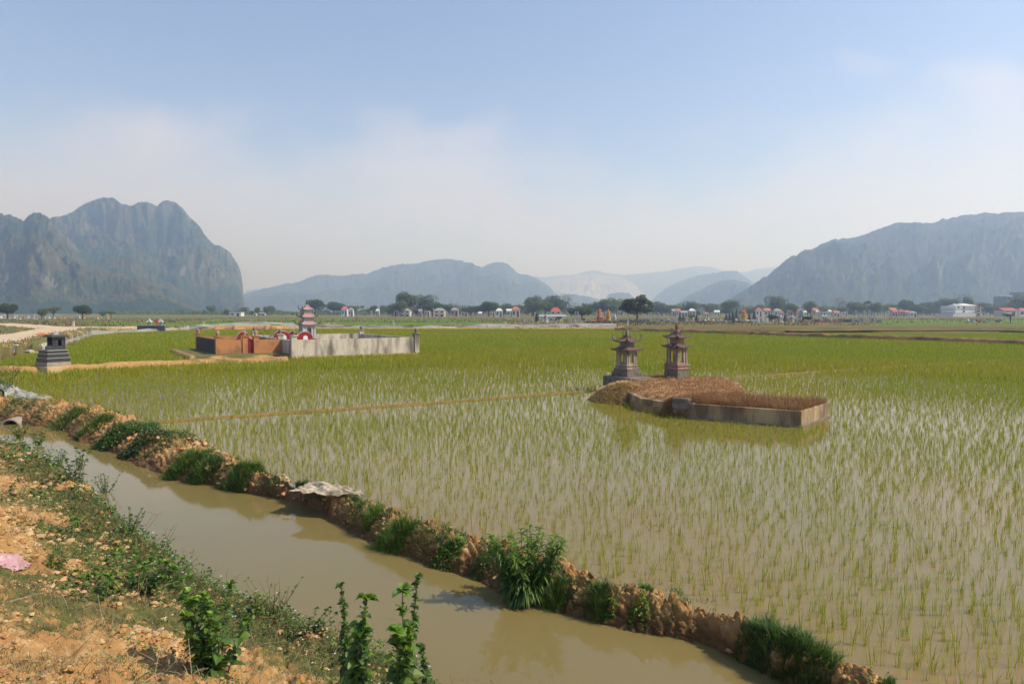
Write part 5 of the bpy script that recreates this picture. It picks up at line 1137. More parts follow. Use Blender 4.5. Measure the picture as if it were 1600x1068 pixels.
def culvert():
    p = at(12, 656, .0); x, y = p; t = empty("culvert_pipe", (x + .05, y, -.22), math.radians(10), "half-buried concrete culvert pipe at the left end of the ditch", "pipe"); n = 24; V = []; r0, r1 = .20, .25
    for yy in (0, 1.0):
        for r_ in (r0, r1): V += [(r_ * math.cos(k * 2 * math.pi / n), yy, r_ * math.sin(k * 2 * math.pi / n)) for k in range(n)]
    q = []
    for k in range(n): j = (k + 1) % n; q += [[k, j, n + j, n + k], [2 * n + k, 3 * n + k, 3 * n + j, 2 * n + j], [k, 2 * n + k, 2 * n + j, j], [n + k, n + j, 3 * n + j, 3 * n + k]]
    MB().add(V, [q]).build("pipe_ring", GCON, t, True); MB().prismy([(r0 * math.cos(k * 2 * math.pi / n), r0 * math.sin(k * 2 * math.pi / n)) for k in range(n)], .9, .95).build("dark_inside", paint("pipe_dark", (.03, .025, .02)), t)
culvert()
def floating():
    x, y = at(192, 712, -.12); m = MB(); rng = np.random.default_rng(4)
    for i in range(9): a = rng.random() * 1.2 + .2; L = .25 + .4 * rng.random(); ox, oy = rng.normal(0, .22, 2); m.tube([(ox, oy, 0), (ox + math.cos(a) * L * .5, oy + math.sin(a) * L * .5, .03), (ox + math.cos(a) * L, oy + math.sin(a) * L, .005)], .008, 4)
    tagp(m.build("floating_branch", paint("wet_twig", (.06, .045, .03)), None, loc=(x, y, -.115)), "dark bare branch floating in the upper part of the ditch", "branch")
floating()
# ------------------------------------------------------------------ middle distance: net, posts, fields, cemetery
def W(px, D): return ((px - 800.0) / F * D, D)
def pxw(w, D): return w / F * D
def ztop(py, D): return CAMZ - (py - HOR) / F * D
NETM = None
def netmat():
    t = NT("grey_net"); c = t.mix(t.noise(1.2, 5, .7), (.50, .49, .46), (.26, .255, .24)); b = t.bsdf(c, .8, t.bump(t.noise(3, 5, .6), .8, .05))
    tr = t.n('BsdfTransparent'); m = t.n('MixShader'); t.link(t.ramp(t.noise(2.0, 4, .7), .35, .8), m.inputs[0]); 
    m2 = t.n('MixShader'); m2.inputs[0].default_value = .22; t.link(b, m2.inputs[1]); t.link(tr.outputs[0], m2.inputs[2]); return t.done(m2.outputs[0])
def net_fence():
    pts = [A2(at(x, y, 0)) for x, y in ((66, 549), (84, 547), (104, 541), (126, 532), (146, 524.5), (200, 520.5), (280, 517))] + [A2([x, 110 + 1.1 * math.sin(x * .13)]) for x in np.arange(-52, 17.5, 3.0)]
    pl = A2(pts); s = np.r_[0, np.cumsum(np.hypot(*np.diff(pl, axis=0).T))]; t = np.arange(0, s[-1], .35); X = np.interp(t, s, pl[:, 0]); Y = np.interp(t, s, pl[:, 1])
    r = empty("net_fence", (float(pl[0, 0]), float(pl[0, 1]), 0), 0, "long low sagging grey net fence along the far edge of the green rice field", "net fence"); o = pl[0]
    gz = np.array([max(tz(a, b), .0) for a, b in zip(X, Y)]); gz = np.convolve(np.pad(gz, 4, mode='edge'), np.ones(9) / 9, 'valid')
    h = .62 * (1 + .3 * fbm(t * .25, t * 0, o=4, s=3)) * np.where(Y < 100, .8, 1); rows = 6; V = []
    for k in range(rows):
        f = k / (rows - 1); V.append(np.stack([X - o[0] + .15 * fbm(t * .5, t * 0 + f * 2, o=3, s=4) , Y - o[1] + .25 * fbm(t * .6, t * 0 + f * 2, o=3, s=5) - .3 * (1 - f), gz - .05 + h * f + .08 * fbm(t * .8, t * 0 + f, o=2, s=6) * f], 1))
    V = np.concatenate(V); n = len(t); q = [[k * n + i, k * n + i + 1, (k + 1) * n + i + 1, (k + 1) * n + i] for k in range(rows - 1) for i in range(n - 1)]
    link("net", mesh("net", V, [q], [netmat()], smooth=True), r)
    pm = paint("pale_post", (.50, .47, .40), (.3, .27, .22), 4, .5)
    for i in range(6, n, 14): MB().box((X[i] - o[0], Y[i] - o[1] + .1, gz[i] + .35), (.06, .06, .95), .3).build("stake", pm, r)
net_fence()
PM = paint("pale_post", (.50, .47, .40), (.3, .27, .22), 4, .5)
for px, py0, py1, nm in ((115, 503.5, 510, "beside the end of the dirt road"), (318, 504, 512, "behind the orange walled grave"), (514, 505.5, 511, "right of the three-tier pagoda tomb, nearer one of the pair"), (522, 505.8, 511, "right of the three-tier pagoda tomb, farther one of the pair"), (615, 503, 511, "above the right part of the white stained wall"),
                     (706, 505, 511, "standing alone in the middle of the long grey net"), (790, 503.5, 511, "left of the long pale-roofed shed"), (869, 504, 511, "in front of the long pale-roofed shed"), (981, 503, 513, "above the smaller shrine tower's finial")):
    D = 112.5 if px > 150 else 100; x, y = W(px, D); z0 = tz(x, y); zt = ztop(py0 - 1, D)
    m = MB(); m.box((0, 0, (zt - z0) / 2), (.26, .26, zt - z0), .2, .9); m.box((0, 0, zt - z0 + .04), (.32, .32, .08), .2); o = m.build("concrete_post", PM, None, loc=(x, y, z0), bevel=.02)
    tagp(o, "short pale concrete post " + nm, "post", "concrete marker posts along the far field edge")
def fieldmat(name, a, b, sc=.5):
    t = NT(name); c = t.mix(t.ramp(t.noise(sc, 7, .7, stretch=(.25, 1, 1)), .35, .65), a, b); c = t.mix(t.math('MULTIPLY', t.ramp(t.noise(sc * 9, 5, .75), .45, .7), .5), c, tuple(x * .55 for x in a)); return t.done(t.bsdf(c, .9, t.bump(t.noise(4, 6, .7), 1, .2), .1))
FG = fieldmat("far_green", (.105, .185, .022), (.15, .19, .04)); FO = fieldmat("far_olive", (.13, .135, .04), (.17, .125, .055)); FM = fieldmat("mud_strip", (.25, .145, .085), (.19, .12, .07)); FW = fieldmat("weedy_strip", (.10, .125, .035), (.22, .13, .06), 1.2)
def field(name, p0, p1, y0, y1, m, h=.10, Z=.55):
    """raised crop patch between two pixel columns from depth of row y0 (near) to y1 (far) on ground height Z"""
    D0, D1 = F * (CAMZ - Z) / (y0 - HOR), F * (CAMZ - Z) / (y1 - HOR); n, k = 80, 14; t, s = np.meshgrid(np.linspace(0, 1, n), np.linspace(0, 1, k), indexing='ij')
    D = D0 + (D1 - D0) * s; X = ((p0 + (p1 - p0) * t) - 800) / F * D + 2 * fbm(s * 3, t * 0, o=2, s=int(p0)); D = D + (D1 - D0) * .15 * fbm(t * 6, s * 0 + p0, o=3, s=int(y0)) 
    e = np.minimum(np.minimum(t * n / 2, (1 - t) * n / 2), np.minimum(s * k, (1 - s) * k)).clip(0, 1); Zz = Z - .35 + (h + .35) * e + .08 * fbm(X * .8, D * .8, o=3, s=7)
    I = np.arange(X.size).reshape(X.shape); q = np.stack([I[:-1, :-1], I[1:, :-1], I[1:, 1:], I[:-1, 1:]], -1).reshape(-1, 4)
    return tagp(link(name, mesh(name, np.stack([X.ravel(), D.ravel(), Zz.ravel()], 1), [q], [m])), kind='structure')
for a in (("green_field", 118, 700, 508.2, 503.5, FG), ("green_field", 520, 800, 508.5, 504, FG), ("green_field", -80, 240, 500.2, 497.5, FO), ("green_field", 300, 760, 501.5, 498.5, FG), ("green_field", 240, 900, 497, 494.2, FO), ("green_field", 120, 620, 493.2, 491.5, FG),
          ("green_field", 1375, 1760, 507.5, 499.5, FG), ("green_field", 1300, 1760, 498.8, 494.5, FO), ("green_field", 880, 1340, 497, 493.5, FO), ("weedy_field", 980, 1760, 512.5, 508.5, FW)): field(*a)
field("mud_strip", 1230, 1790, 519.6, 513.2, FM, .05, .02)
def weedy_band():
    n = 60000; Y = np.exp(RNG.uniform(math.log(108.5), math.log(230), n)); X = RNG.uniform(-.82, .82, n) * Y; z, g, w, p = terrain(np.stack([X, Y], 1)); k = fbm(X * .08, Y * .25, o=4, s=700); m = (p < .2) & (RNG.random(n) < .25 + k * 1.3) & (z > .1); X, Y, z, k = X[m], Y[m], z[m], k[m]; N = len(X)
    col = pickcol(N, [(.10, .13, .035), (.16, .13, .05), (.22, .16, .08), (.08, .12, .03), (.20, .11, .05)], .25)
    v, f, c = bladeset(np.stack([X, Y, z - .05], 1), .25 + .5 * RNG.random(N) ** 2, .16 + .1 * RNG.random(N), RNG.random(N) * 6.28, RNG.random(N) * .8, col, None, 1)
    tagp(link("weedy_verge", mesh("weedy_verge", v, f, [LM_GRASS], c)), "weeds and dry grass on the banks beyond the flooded fields", "weeds", None, "stuff")
    n = 9000; Y = RNG.uniform(20, 100, n); X = -Y * RNG.uniform(.5, .95, n); d = sdist(np.stack([X, Y], 1), LAND); m = d > .2; X, Y = X[m], Y[m]; z, g, w, p = terrain(np.stack([X, Y], 1)); m = p < .3; X, Y, z = X[m], Y[m], z[m]; N = len(X)
    v, f, c = bladeset(np.stack([X, Y, z - .05], 1), .12 + .4 * RNG.random(N) ** 2, .06, RNG.random(N) * 6.28, RNG.random(N) * .9, pickcol(N, MIDG + [(.2, .13, .06), (.17, .15, .06)], .25), None, 1)
    tagp(link("road_verge", mesh("road_verge", v, f, [LM_GRASS], c)), "green and brown weeds beside the dirt road on the left", "weeds", None, "stuff")
weedy_band()
# ---- trees
def tree_protos():
    out = {}
    def crown(blobs, n, leaf, cols, seed, flat=1.0):
        rng = np.random.default_rng(seed); blobs = A2(blobs); w = blobs[:, 3] ** 2; k = rng.choice(len(blobs), n, p=w / w.sum()); u = rng.normal(size=(n, 3)); u /= np.linalg.norm(u, axis=1)[:, None]
        r = blobs[k, 3] * (.55 + .5 * rng.random(n) ** .5) * (1 + .25 * fbm(u[:, 0] * 2 + k, u[:, 1] * 2, u[:, 2] * 2, o=2, s=seed)); P = blobs[k, :3] + u * r[:, None] * np.array([1, 1, flat])
        az = np.arctan2(u[:, 1], u[:, 0]) + rng.normal(0, .8, n); br = (1.0 + .6 * rng.random(len(blobs)))[k][:, None]
        return leafset(P, az, rng.normal(.1, .6, n), leaf * (.6 + .8 * rng.random(n)), leaf * .75, pickcol(n, cols, .22, rng) * br, rng=rng)
    BM = paint("bark", (.12, .09, .065), (.06, .045, .035), 3, .7, .95)
    def trunk(h, r, blobs, seed):
        rng = np.random.default_rng(seed); m = MB(); m.tube([(0, 0, -.4), (.03 * h, 0, h * .3), (0, .02 * h, h * .6)], [r * 1.3, r, r * .8], 8)
        for b in blobs: p0 = np.array([0, 0, h * (.35 + .2 * rng.random())]); p1 = A2(b[:3]); m.tube([p0, (p0 + p1) / 2 + rng.normal(0, .05 * h, 3), p1], [r * .55, r * .35, r * .12], 5)
        return m
    T = {'round': ([(.18, .26, .03), (.12, .2, .03), (.06, .11, .025)], 1), }
    def reg(key, blobs, n, leaf, cols, r, flat=1.0, th=.8, seed=1):
        v, f, c = crown(blobs, n, leaf, cols, seed, flat); out[key] = (trunk(th, r, blobs, seed).data("trunk", BM), mesh("crown", v, f, [LM_TREE], c))
    DG = [(.055, .085, .035), (.07, .105, .04), (.045, .07, .03)]; MG = [(.10, .13, .05), (.13, .16, .06), (.08, .11, .045)]; YG = [(.13, .145, .04), (.17, .16, .05), (.10, .12, .035)]; BG = [(.085, .12, .075), (.11, .14, .085), (.07, .10, .065)]
    def cloud(n, rx, rz, z0, seed, r0=.22): 
        rng = np.random.default_rng(seed); o = []
        for i in range(n): a = i / n * 6.28 + rng.normal(0, .4); q = rng.random() ** .5; o.append((math.cos(a) * q * rx, math.sin(a) * q * rx, z0 + rng.uniform(-1, 1) * rz * (1 - q * .5), r0 * (.7 + .6 * rng.random())))
        return o
    # unit height trees
    reg('dense', cloud(13, .30, .24, .62, 1, .17), 5200, .045, DG, .035, 1, .8, 1)
    reg('medium', cloud(12, .30, .22, .62, 2, .19), 3600, .05, MG, .03, 1, .8, 2)
    reg('loose', cloud(10, .32, .16, .68, 3, .14), 1700, .05, YG, .025, .7, .85, 3)
    reg('tall', cloud(10, .16, .32, .60, 4, .16), 2600, .045, MG, .025, 1.1, .9, 4)
    reg('wide', cloud(20, .62, .18, .58, 5, .20), 6000, .05, DG, .04, .8, .7, 5)
    reg('bluish', cloud(11, .34, .20, .60, 6, .2), 3000, .05, BG, .03, 1, .8, 6)
    # flat-layered big tree
    rng = np.random.default_rng(9); bl = []
    for i in range(42): a = rng.random() * 6.28; q = rng.random() ** .55; z = .30 + .66 * (1 - q ** 3.0) * rng.random() ** .6 + .06 * rng.random(); bl.append((math.cos(a) * q * .66, math.sin(a) * q * .66, z, .085 + .05 * rng.random()))
    reg('layered', bl, 11000, .04, [(.08, .095, .045), (.11, .12, .06), (.055, .07, .035)], .045, .6, .75, 9)
    # palm
    m = MB(); m.tube([(0, 0, -.3), (.03, 0, .4), (.0, 0, .82)], [.022, .016, .014], 6); P, A, E, L = [], [], [], []
    rng = np.random.default_rng(12); PV = []; 
    for i in range(22):
        a = i * 2.4; e = rng.uniform(-.2, 1.0); Lf = .30
        for j in range(26):
            t = (j + 1) / 26; p = np.array([math.cos(a) * math.cos(e) * Lf * t, math.sin(a) * math.cos(e) * Lf * t, .82 + math.sin(e) * Lf * t - .25 * t * t * Lf * 2]); 
            for sg in (-1, 1): P.append(p); A.append(a + sg * 1.0); E.append(-.5); L.append(.09 * (1.1 - t * .7))
    L = A2(L); v, f, c = leafset(A2(P), A2(A), A2(E), L, .014, pickcol(len(P), MG, .2)); out['palm'] = (m.data("trunk", BM), mesh("crown", v, f, [LM_TREE], c))
    # bare tree
    m = MB(); rng = np.random.default_rng(15)
    def br(p, d, Lb, r, lv):
        q = p + d * Lb; m.tube([p, (p + q) / 2 + rng.normal(0, .03 * Lb, 3), q], [r, r * .8, r * .6], 4)
        if lv:
            for k in range(3): nd = d + rng.normal(0, .45, 3); nd[2] = abs(nd[2]); nd /= np.linalg.norm(nd); br(q, nd, Lb * .66, r * .55, lv - 1)
    br(np.array([0, 0, -.05]), np.array([0, 0, 1.0]), .38, .022, 4)
    n = 700; v, f, c = leafset(np.stack([rng.normal(0, .2, n), rng.normal(0, .2, n), rng.uniform(.45, 1.0, n)], 1), rng.random(n) * 6.28, rng.normal(0, .5, n), .03, .02, pickcol(n, [(.17, .14, .07), (.14, .13, .05)], .2)); out['bare'] = (m.data("trunk", BM), mesh("crown", v, f, [LM_TREE], c))
    return out
TP = tree_protos(); NTREE = 0
def tree(kind, px, base, top, D, label, wf=1.0, group=None, name=None):
    """top/base rows in the photo give the height at distance D"""
    global NTREE; NTREE += 1
    x, y = W(px, D); z = tz(x, y); H = max(ztop(top, D) - z, 1.0) / (.97 if kind != 'palm' else 1.05)
    r = empty(name or {'palm': 'palm_tree', 'bare': 'bare_tree'}.get(kind, 'tree'), (x, y, z), (NTREE * 1.7) % 6.28, label, "tree", group); r.scale = (H * wf, H * wf, H)
    link("trunk", TP[kind][0], r); link("crown", TP[kind][1], r); return r
G = None
tree('dense', 12, 497, 471, 190, "large dark round tree cut by the left edge of the picture", 1.05); tree('medium', 66, 497, 481, 200, "small dark green tree left of the yellowish tree near the dirt road", .95); tree('loose', 84, 497, 476.5, 215, "yellowish loose-crowned tree near the end of the dirt road", 1.15)
tree('dense', 129, 497, 474, 190, "dark ball-shaped tree standing alone right of the dirt road", .98); tree('loose', 174, 497, 484, 215, "small yellowish tree right of the dark ball-shaped tree", 1.1); tree('medium', 160, 497, 486, 240, "tiny grey-green tree touching the small yellowish tree", 1)
tree('layered', 995, 503, 461, 158, "big dark spreading tree with layered branches above the black grave wall", .95); tree('wide', 909, 500, 475.5, 190, "wide dark green tree behind the pair of pale stone pillars", 1.0); tree('medium', 832, 493, 461, 330, "tallest round grey-green tree, above the middle of the village", 1.05)
# treeline landmarks and generated trees
LMK = [(370, "white concrete frame house"), (480, "three-tier pagoda tomb"), (542, "pink-roofed house"), (687, "open two-storey house"), (808, "orange-roofed house"), (872, "red-roofed cream house"), (937, "tall red pagoda tomb"), (1085, "yellow-green bush"),
       (1162, "tall orange pagoda tomb"), (1252, "broad grey stupa"), (1354, "tall grey gate pillars"), (1508, "white three-storey house"), (1590, "dark grey block building")]
def treeline():
    rng = np.random.default_rng(21); L = []
    px = 285
    while px < 1640:
        if px < 600: D, h = rng.uniform(360, 470), rng.uniform(3.0, 6.5)
        elif px < 900: D, h = rng.uniform(310, 400), rng.uniform(4.5, 10)
        elif px < 1400: D, h = rng.uniform(330, 430), rng.uniform(4.5, 9.5)
        else: D, h = rng.uniform(360, 460), rng.uniform(5.0, 10)
        if 480 < px < 620: h += 2.2
        kind = rng.choice(['dense', 'medium', 'bluish', 'tall', 'loose', 'palm', 'bare', 'wide'], p=[.17, .25, .2, .1, .08, .07, .05, .08]); L.append([px, D, h * rng.choice([.6, .8, 1, 1.25]), kind]); px += rng.uniform(4.5, 11) if px > 480 else rng.uniform(8, 20)
    words = {'dense': 'dark dense tree', 'medium': 'green bushy tree', 'bluish': 'grey-green hazy tree', 'tall': 'slim upright tree', 'loose': 'thin yellowish tree', 'palm': 'feathery palm', 'bare': 'bare brownish tree', 'wide': 'broad low dark tree'}
    ordw = ['', 'second ', 'third ', 'fourth ', 'fifth ', 'sixth ', 'seventh ', 'eighth ', 'ninth ', 'tenth ']; cnt = {}
    L2 = []
    for t in L:
        j = min(range(len(LMK)), key=lambda i: abs(LMK[i][0] - t[0])); L2.append((j, 'right' if t[0] >= LMK[j][0] else 'left', abs(t[0] - LMK[j][0]), t))
    for j, side, d, (px, D, h, kind) in sorted(L2, key=lambda a: a[2]):
        k = (j, side, kind); n = cnt.get(k, 0); cnt[k] = n + 1; x, y = W(px, D); z = tz(x, y)
        tree(kind, px, 0, HOR - (h + z - CAMZ) / D * F, D, "%s in far treeline, %s%s of the %s" % (words[kind], ordw[n] if n else 'nearest ', side, LMK[j][1]), rng.uniform(.85, 1.25), "trees in the far treeline along the village")
treeline()
def woods():
    n = 52000; rng = np.random.default_rng(31); px = rng.uniform(180, 1750, n); D = rng.uniform(430, 620, n); X = (px - 800) / F * D
    hmax = (2.5 + 3.5 * ss(500, 700, px) + 1.5 * ss(1350, 1500, px)) * (1 + .8 * fbm(px * .03, px * 0, o=5, s=3, g=.65)); Z = .4 + hmax.clip(.8, 9) * rng.random(n) ** .7
    v, f, c = leafset(np.stack([X, D, Z], 1), rng.random(n) * 6.28, rng.normal(0, .6, n), .9, .8, pickcol(n, [(.10, .14, .07), (.13, .16, .08), (.08, .11, .06), (.16, .15, .09)], .25, rng), rng=rng)
    tagp(link("distant_woods", mesh("distant_woods", v, f, [LM_TREE], c)), "hazy band of mixed woods behind the village", "woods", None, "stuff")
woods()
# ---- buildings
HW = paint("house_white", (.66, .66, .62), (.42, .41, .38), 1.0, .5); HC = paint("house_cream", (.60, .54, .42), (.4, .35, .27), 1, .5); HP = paint("house_pink", (.50, .36, .32), (.36, .27, .24), 1, .5); RR = paint("red_roof", (.40, .10, .08), (.26, .08, .06), 2, .5); RO = paint("orange_roof", (.48, .17, .09), (.30, .11, .07), 2, .5)
RP = paint("pink_roof", (.55, .13, .16), None, 2, .3); RG = paint("pale_green_roof", (.36, .42, .36), (.26, .30, .26), 2, .5); RGR = paint("grey_roof", (.30, .29, .28), None, 2, .5); GL = paint("dark_glass", (.03, .035, .04), None, 4, .2, .2, spec=.5); DW = paint("dark_block", (.13, .15, .17), (.09, .10, .115), .6, .6)
def house(px0, px1, ytop, D, label, wall=HW, roof=RR, kind='hip', storeys=1, depth=None, rz=0.0, wins=True, roofh=.28, name="house"):
    w = pxw(px1 - px0, D); x, y = W((px0 + px1) / 2, D); z = tz(x, y); H = ztop(ytop, D) - z; dp = depth or w * .7; rh = H * roofh if kind != 'flat' else .18; hw_ = H - rh
    t = empty(name, (x, y, z), rz, label, "house" if name == "house" else "building"); MB().box((0, 0, hw_ / 2 - .2), (w * .92, dp, hw_ + .4)).build("wall", wall, t)
    m = MB(); a, b = w / 2, dp / 2 + .25
    if kind == 'flat': m.box((0, 0, hw_ + rh / 2), (w, dp + .4, rh)); 
    else:
        ix = a - (b if kind == 'hip' else 0) * .8; ix = max(ix, a * .15)
        V = [[-a, -b, hw_], [a, -b, hw_], [a, b, hw_], [-a, b, hw_], [-ix, 0, H], [ix, 0, H]]; m.add(V, [[[0, 1, 5, 4], [2, 3, 4, 5]], [[1, 2, 5], [3, 0, 4]], [[0, 3, 2, 1]]])
    m.build("roof", roof, t)
    if wins:
        n = max(2, int(w / 3.2)); sh = hw_ / storeys
        for s in range(storeys):
            for i in range(n):
                cx = -w * .46 + w * .92 * (i + .5) / n; door = (s == 0 and i == n // 2)
                MB().box((cx, -dp / 2 - .02, sh * (s + (.40 if door else .55))), (w * .92 / n * .42, .08, sh * (.78 if door else .42))).build("door" if door else "window", GL, t)
    if storeys > 1:
        for s in range(1, storeys): MB().box((0, -dp / 2 - .15, sh * s), (w * .94, .5, .14)).build("floor_ledge", wall, t)
    return t
house(361, 380, 487.4, 340, "white concrete frame house with flat roof, alone at the far left end of the village", HW, HW, 'flat'); house(393, 402, 488, 400, "small grey-roofed house just right of the white concrete frame house", HC, RGR); house(404, 416, 488.4, 410, "small pinkish house left of the three-tier pagoda tomb", HP, RGR)
house(534, 544, 478.5, 330, "pink-roofed house above the trees, right of the three-tier pagoda tomb", HW, RP); house(544.5, 553, 480, 340, "small white house touching the pink-roofed house", HW, RGR); house(611, 622, 480.5, 330, "red-roofed house left of the white village houses", HP, RP)
house(625, 642, 481.5, 320, "white two-storey village house with grey hipped roof, right of the red-roofed one", HW, RGR, 'hip', 2); house(643, 652, 485, 330, "low white house right of the white two-storey village house", HW, RO); house(655, 666, 490, 320, "low white shed by the electricity-like mast in the village", HW, RGR, 'flat')
house(678, 696, 481, 300, "open two-storey house with grey roofs in the middle of the village", HC, RGR, 'hip', 2); house(704, 717, 480.5, 350, "brownish house behind trees, right of the open two-storey house", HP, RGR); house(721, 731, 485, 330, "pale small house among trees, left of the orange-roofed house", HC, RO)
house(774, 786, 481.5, 300, "small white-roofed house left of the orange-roofed house", HW, HW); house(799, 813, 479, 300, "orange-roofed house among trees left of the tallest round tree", HC, RO); house(859, 877, 480, 280, "cream house with red hipped roof above the long pale-roofed shed", HC, RR, 'hip', 2, roofh=.42)
house(842, 884, 491.8, 215, "long low shed with pale green roof behind the graves", HW, RG, 'gable', 1, 5, 0, True, .3)
for i, (a, b, yt, D, wl, rf, lb) in enumerate(((1062, 1074, 485, 330, HW, RGR, "white house behind the dark pagoda tombs by the yellow-green bush"), (1099, 1107, 487.5, 300, HC, RO, "small cream gabled house behind the low shed roofs"), (1115, 1124, 484.5, 340, HW, HW, "white house with stepped white roof, left of the dark pagoda row"), (1179, 1190, 480.5, 330, HW, RR, "red-roofed house behind the white gate pillars"),
                                              (1192, 1203, 481.5, 340, HC, RO, "cream orange-roofed house right of the white gate pillars"), (1207, 1220, 482, 350, HW, RGR, "white grey-roofed house right of the cream orange-roofed house"), (1268, 1277, 481, 340, HP, RO, "small pink house right of the broad grey stupa"), (1292, 1299, 483.3, 340, HW, HW, "tiny white house midway between stupa and grey gate pillars"),
                                              (1388, 1399, 480.6, 340, HW, RO, "white house with orange roof right of the grey gate pillars"), (1401, 1412, 483.4, 345, HP, RR, "low pinkish red-roofed house two right of the grey gate pillars"), (1282, 1291, 492, 200, HW, RGR, "small domed-roof grave house behind the black fence"))): house(a, b, yt, D, lb, wl, rf, 'hip' if i % 2 else 'gable')
def village():
    rng = np.random.default_rng(8); cnt = {}; rf = [(RR, 'red'), (RO, 'orange'), (RGR, 'grey'), (HW, 'white')]; L = []
    for px in np.r_[rng.uniform(565, 800, 9), rng.uniform(1035, 1130, 5), rng.uniform(1200, 1330, 9), rng.uniform(1395, 1470, 4)]:
        j = min(range(len(LMK)), key=lambda i: abs(LMK[i][0] - px)); L.append((abs(LMK[j][0] - px), j, 'right' if px >= LMK[j][0] else 'left', px))
    od = ['nearest', 'second', 'third', 'fourth', 'fifth', 'sixth', 'seventh', 'eighth']
    for d, j, side, px in sorted(L):
        r_, nm = rf[rng.integers(4)]; k = (j, side, nm); n = cnt.get(k, 0); cnt[k] = n + 1; D = rng.uniform(290, 345); w = rng.uniform(5, 12)
        house(px - w / 2, px + w / 2, rng.uniform(481.5, 487), D, "small %s-roofed house among the village trees, %s %s of the %s" % (nm, od[n], side, LMK[j][1]), [HW, HC, HP, HW][rng.integers(4)], r_, ['hip', 'gable', 'flat'][rng.integers(3)])
village()
def white_house():
    D = 300; x, y = W(1508, D); z = tz(x, y); t = empty("house", (x, y, z), math.radians(6), "white three-storey house with grey floor bands beyond the green field", "house"); w = pxw(35, D); h = ztop(477.5, D) - z; H = h; sh = H / 3
    MB().box((-.5, 4, H / 2), (w - .5, 9, H)).build("wall", HW, t); MB().box((-w * .38, 1.5, sh * .5 - .1), (w * .75 + 3.2, 11, sh * .95)).build("annex", HW, t)
    for k in (1, 2): MB().box((-.5, 4, sh * k), (w - .4, 9.15, .22)).build("floor_band", RGR, t)
    m = MB(); a = w / 2; m.add([[-a * .4, -.9, H], [a, -.9, H], [a, 9, H], [-a * .4, 9, H], [0, 4, H + 1.0], [a * .6, 4, H + 1.0]], [[[0, 1, 5, 4], [2, 3, 4, 5]], [[1, 2, 5], [3, 0, 4]]]); m.build("roof", HW, t)
    for zx, zz in ((-1.2, 1.5), (-1.2, 2.5), (-3.8, 2.6)): f = MB().box((zx, -.55, sh * zz), (.75, .1, .8)).build("window", GL, t)
    MB().box((w / 2 + 1.2, 3, H * .46), (2.6, 6, H * .88)).build("front_bay", HC, t)
    for k in range(3): MB().box((w / 2 + 1.4, -.3, sh * k + .3 + .2), (3.2, 1.3, .16)).build("balcony", HP, t); MB().box((w / 2 + 1.2, -.03, sh * (k + .6)), (1.2, .1, sh * .5)).build("window", GL, t)
    MB().box((w / 2 + 1.2, 3, H * .93), (3.4, 6.6, .3)).build("bay_roof", RO, t); MB().lathe([(.4, H), (.4, H + .9), (.001, H + 1.1)], 8, (-w * .32, 3, 0)).build("water_tank", WHT, t)
white_house()
def block():
    D = 520; x, y = W(1606, D); z = tz(x, y); w = pxw(76, D); H = ztop(463, D) - z; t = empty("block_building", (x, y, z), 0, "large dark grey multi-storey block at the right edge, in front of the mountain", "building"); MB().box((0, 5, H / 2), (w, 14, H)).build("wall", DW, t)
    MB().box((4, 5, H + 1.6), (w * .62, 10, 3.4)).build("penthouse", DW, t); MB().box((-w * .42, 2, H + .4), (w * .14, 6, .8)).build("stair_roof", HW, t)
    for r in range(4):
        for i in range(10): MB().box((-w / 2 + w * (i + .5) / 10, -2.03, H * (r + .55) / 4), (w / 10 * .55, .12, H / 4 * .45)).build("window", GL, t)
block()
house(1559, 1581, 480.8, 330, "long low house with red roof below the dark grey block", HC, RR, 'gable', 1, 7); house(1586, 1606, 481, 340, "red-roofed house cut by the right edge of the picture", HW, RR); house(1569, 1577, 488, 300, "tiny cream hut among bushes below the long red-roofed house", HC, RGR)
# ---- cemetery things
STW = paint("white_stone", (.68, .68, .66), (.45, .44, .42), 3, .5); STG = paint("pale_grey_stone", (.42, .42, .40), (.25, .25, .24), 3, .6); ORG = paint("orange_shrine", (.60, .26, .06), (.42, .17, .05), 3, .4); YEL = paint("yellow_shrine", (.66, .50, .14), None, 3, .3); REDB = paint("red_shrine", (.42, .09, .06), (.28, .06, .04), 3, .4); BRK = paint("pink_brick", (.42, .23, .17), (.30, .16, .12), 3, .6); BRN = paint("brown_tomb", (.15, .035, .03), (.08, .02, .02), 3, .6)
def pg(px, top, D, wpx, tiers, mats, label, detail=False, bf=.40, group="pagoda tombs of the far cemetery", eave=1.45):
    x, y = W(px, D); z = tz(x, y); return pagoda("pagoda_tomb", (x, y, z), .3 + (px * .37) % .9, pxw(wpx, D) / eave / 1.15, ztop(top, D) - z, tiers, mats, label, "pagoda tomb", group, detail, bf, True, eave)
DM = (DKST, DKST, DKST, DKST); GM = (GREYST, GREYST, DKST, GREYST)
pg(937, 480.5, 150, 10, 4, (REDB, paint("pale_orange_tile", (.50, .22, .13)), ORG, BRN), "tall red four-tier pagoda tomb, left of the orange and white one", True, .36); pg(950.5, 482.5, 152, 9, 3, (YEL, ORG, STW, BRN), "orange and white three-tier pagoda tomb left of the big spreading tree", True, .46); pg(960, 489, 170, 7, 3, GM, "small grey-green pagoda tomb between orange pagoda and big spreading tree")
pg(839, 486, 165, 7, 3, DM, "small dark pagoda tomb left of the long pale-roofed shed"); pg(853, 489.5, 150, 8, 2, GM, "low grey two-roofed shrine in front of the long shed", False, .62)
pg(1062.5, 486.5, 150, 6, 4, DM, "dark pagoda tomb, left one of the pair by the yellow-green bush"); pg(1068, 489, 152, 6, 3, DM, "dark pagoda tomb, right one of the pair by the yellow-green bush"); pg(1088.5, 490.2, 150, 6, 3, DM, "dark pagoda tomb right of the yellow-green bush"); 
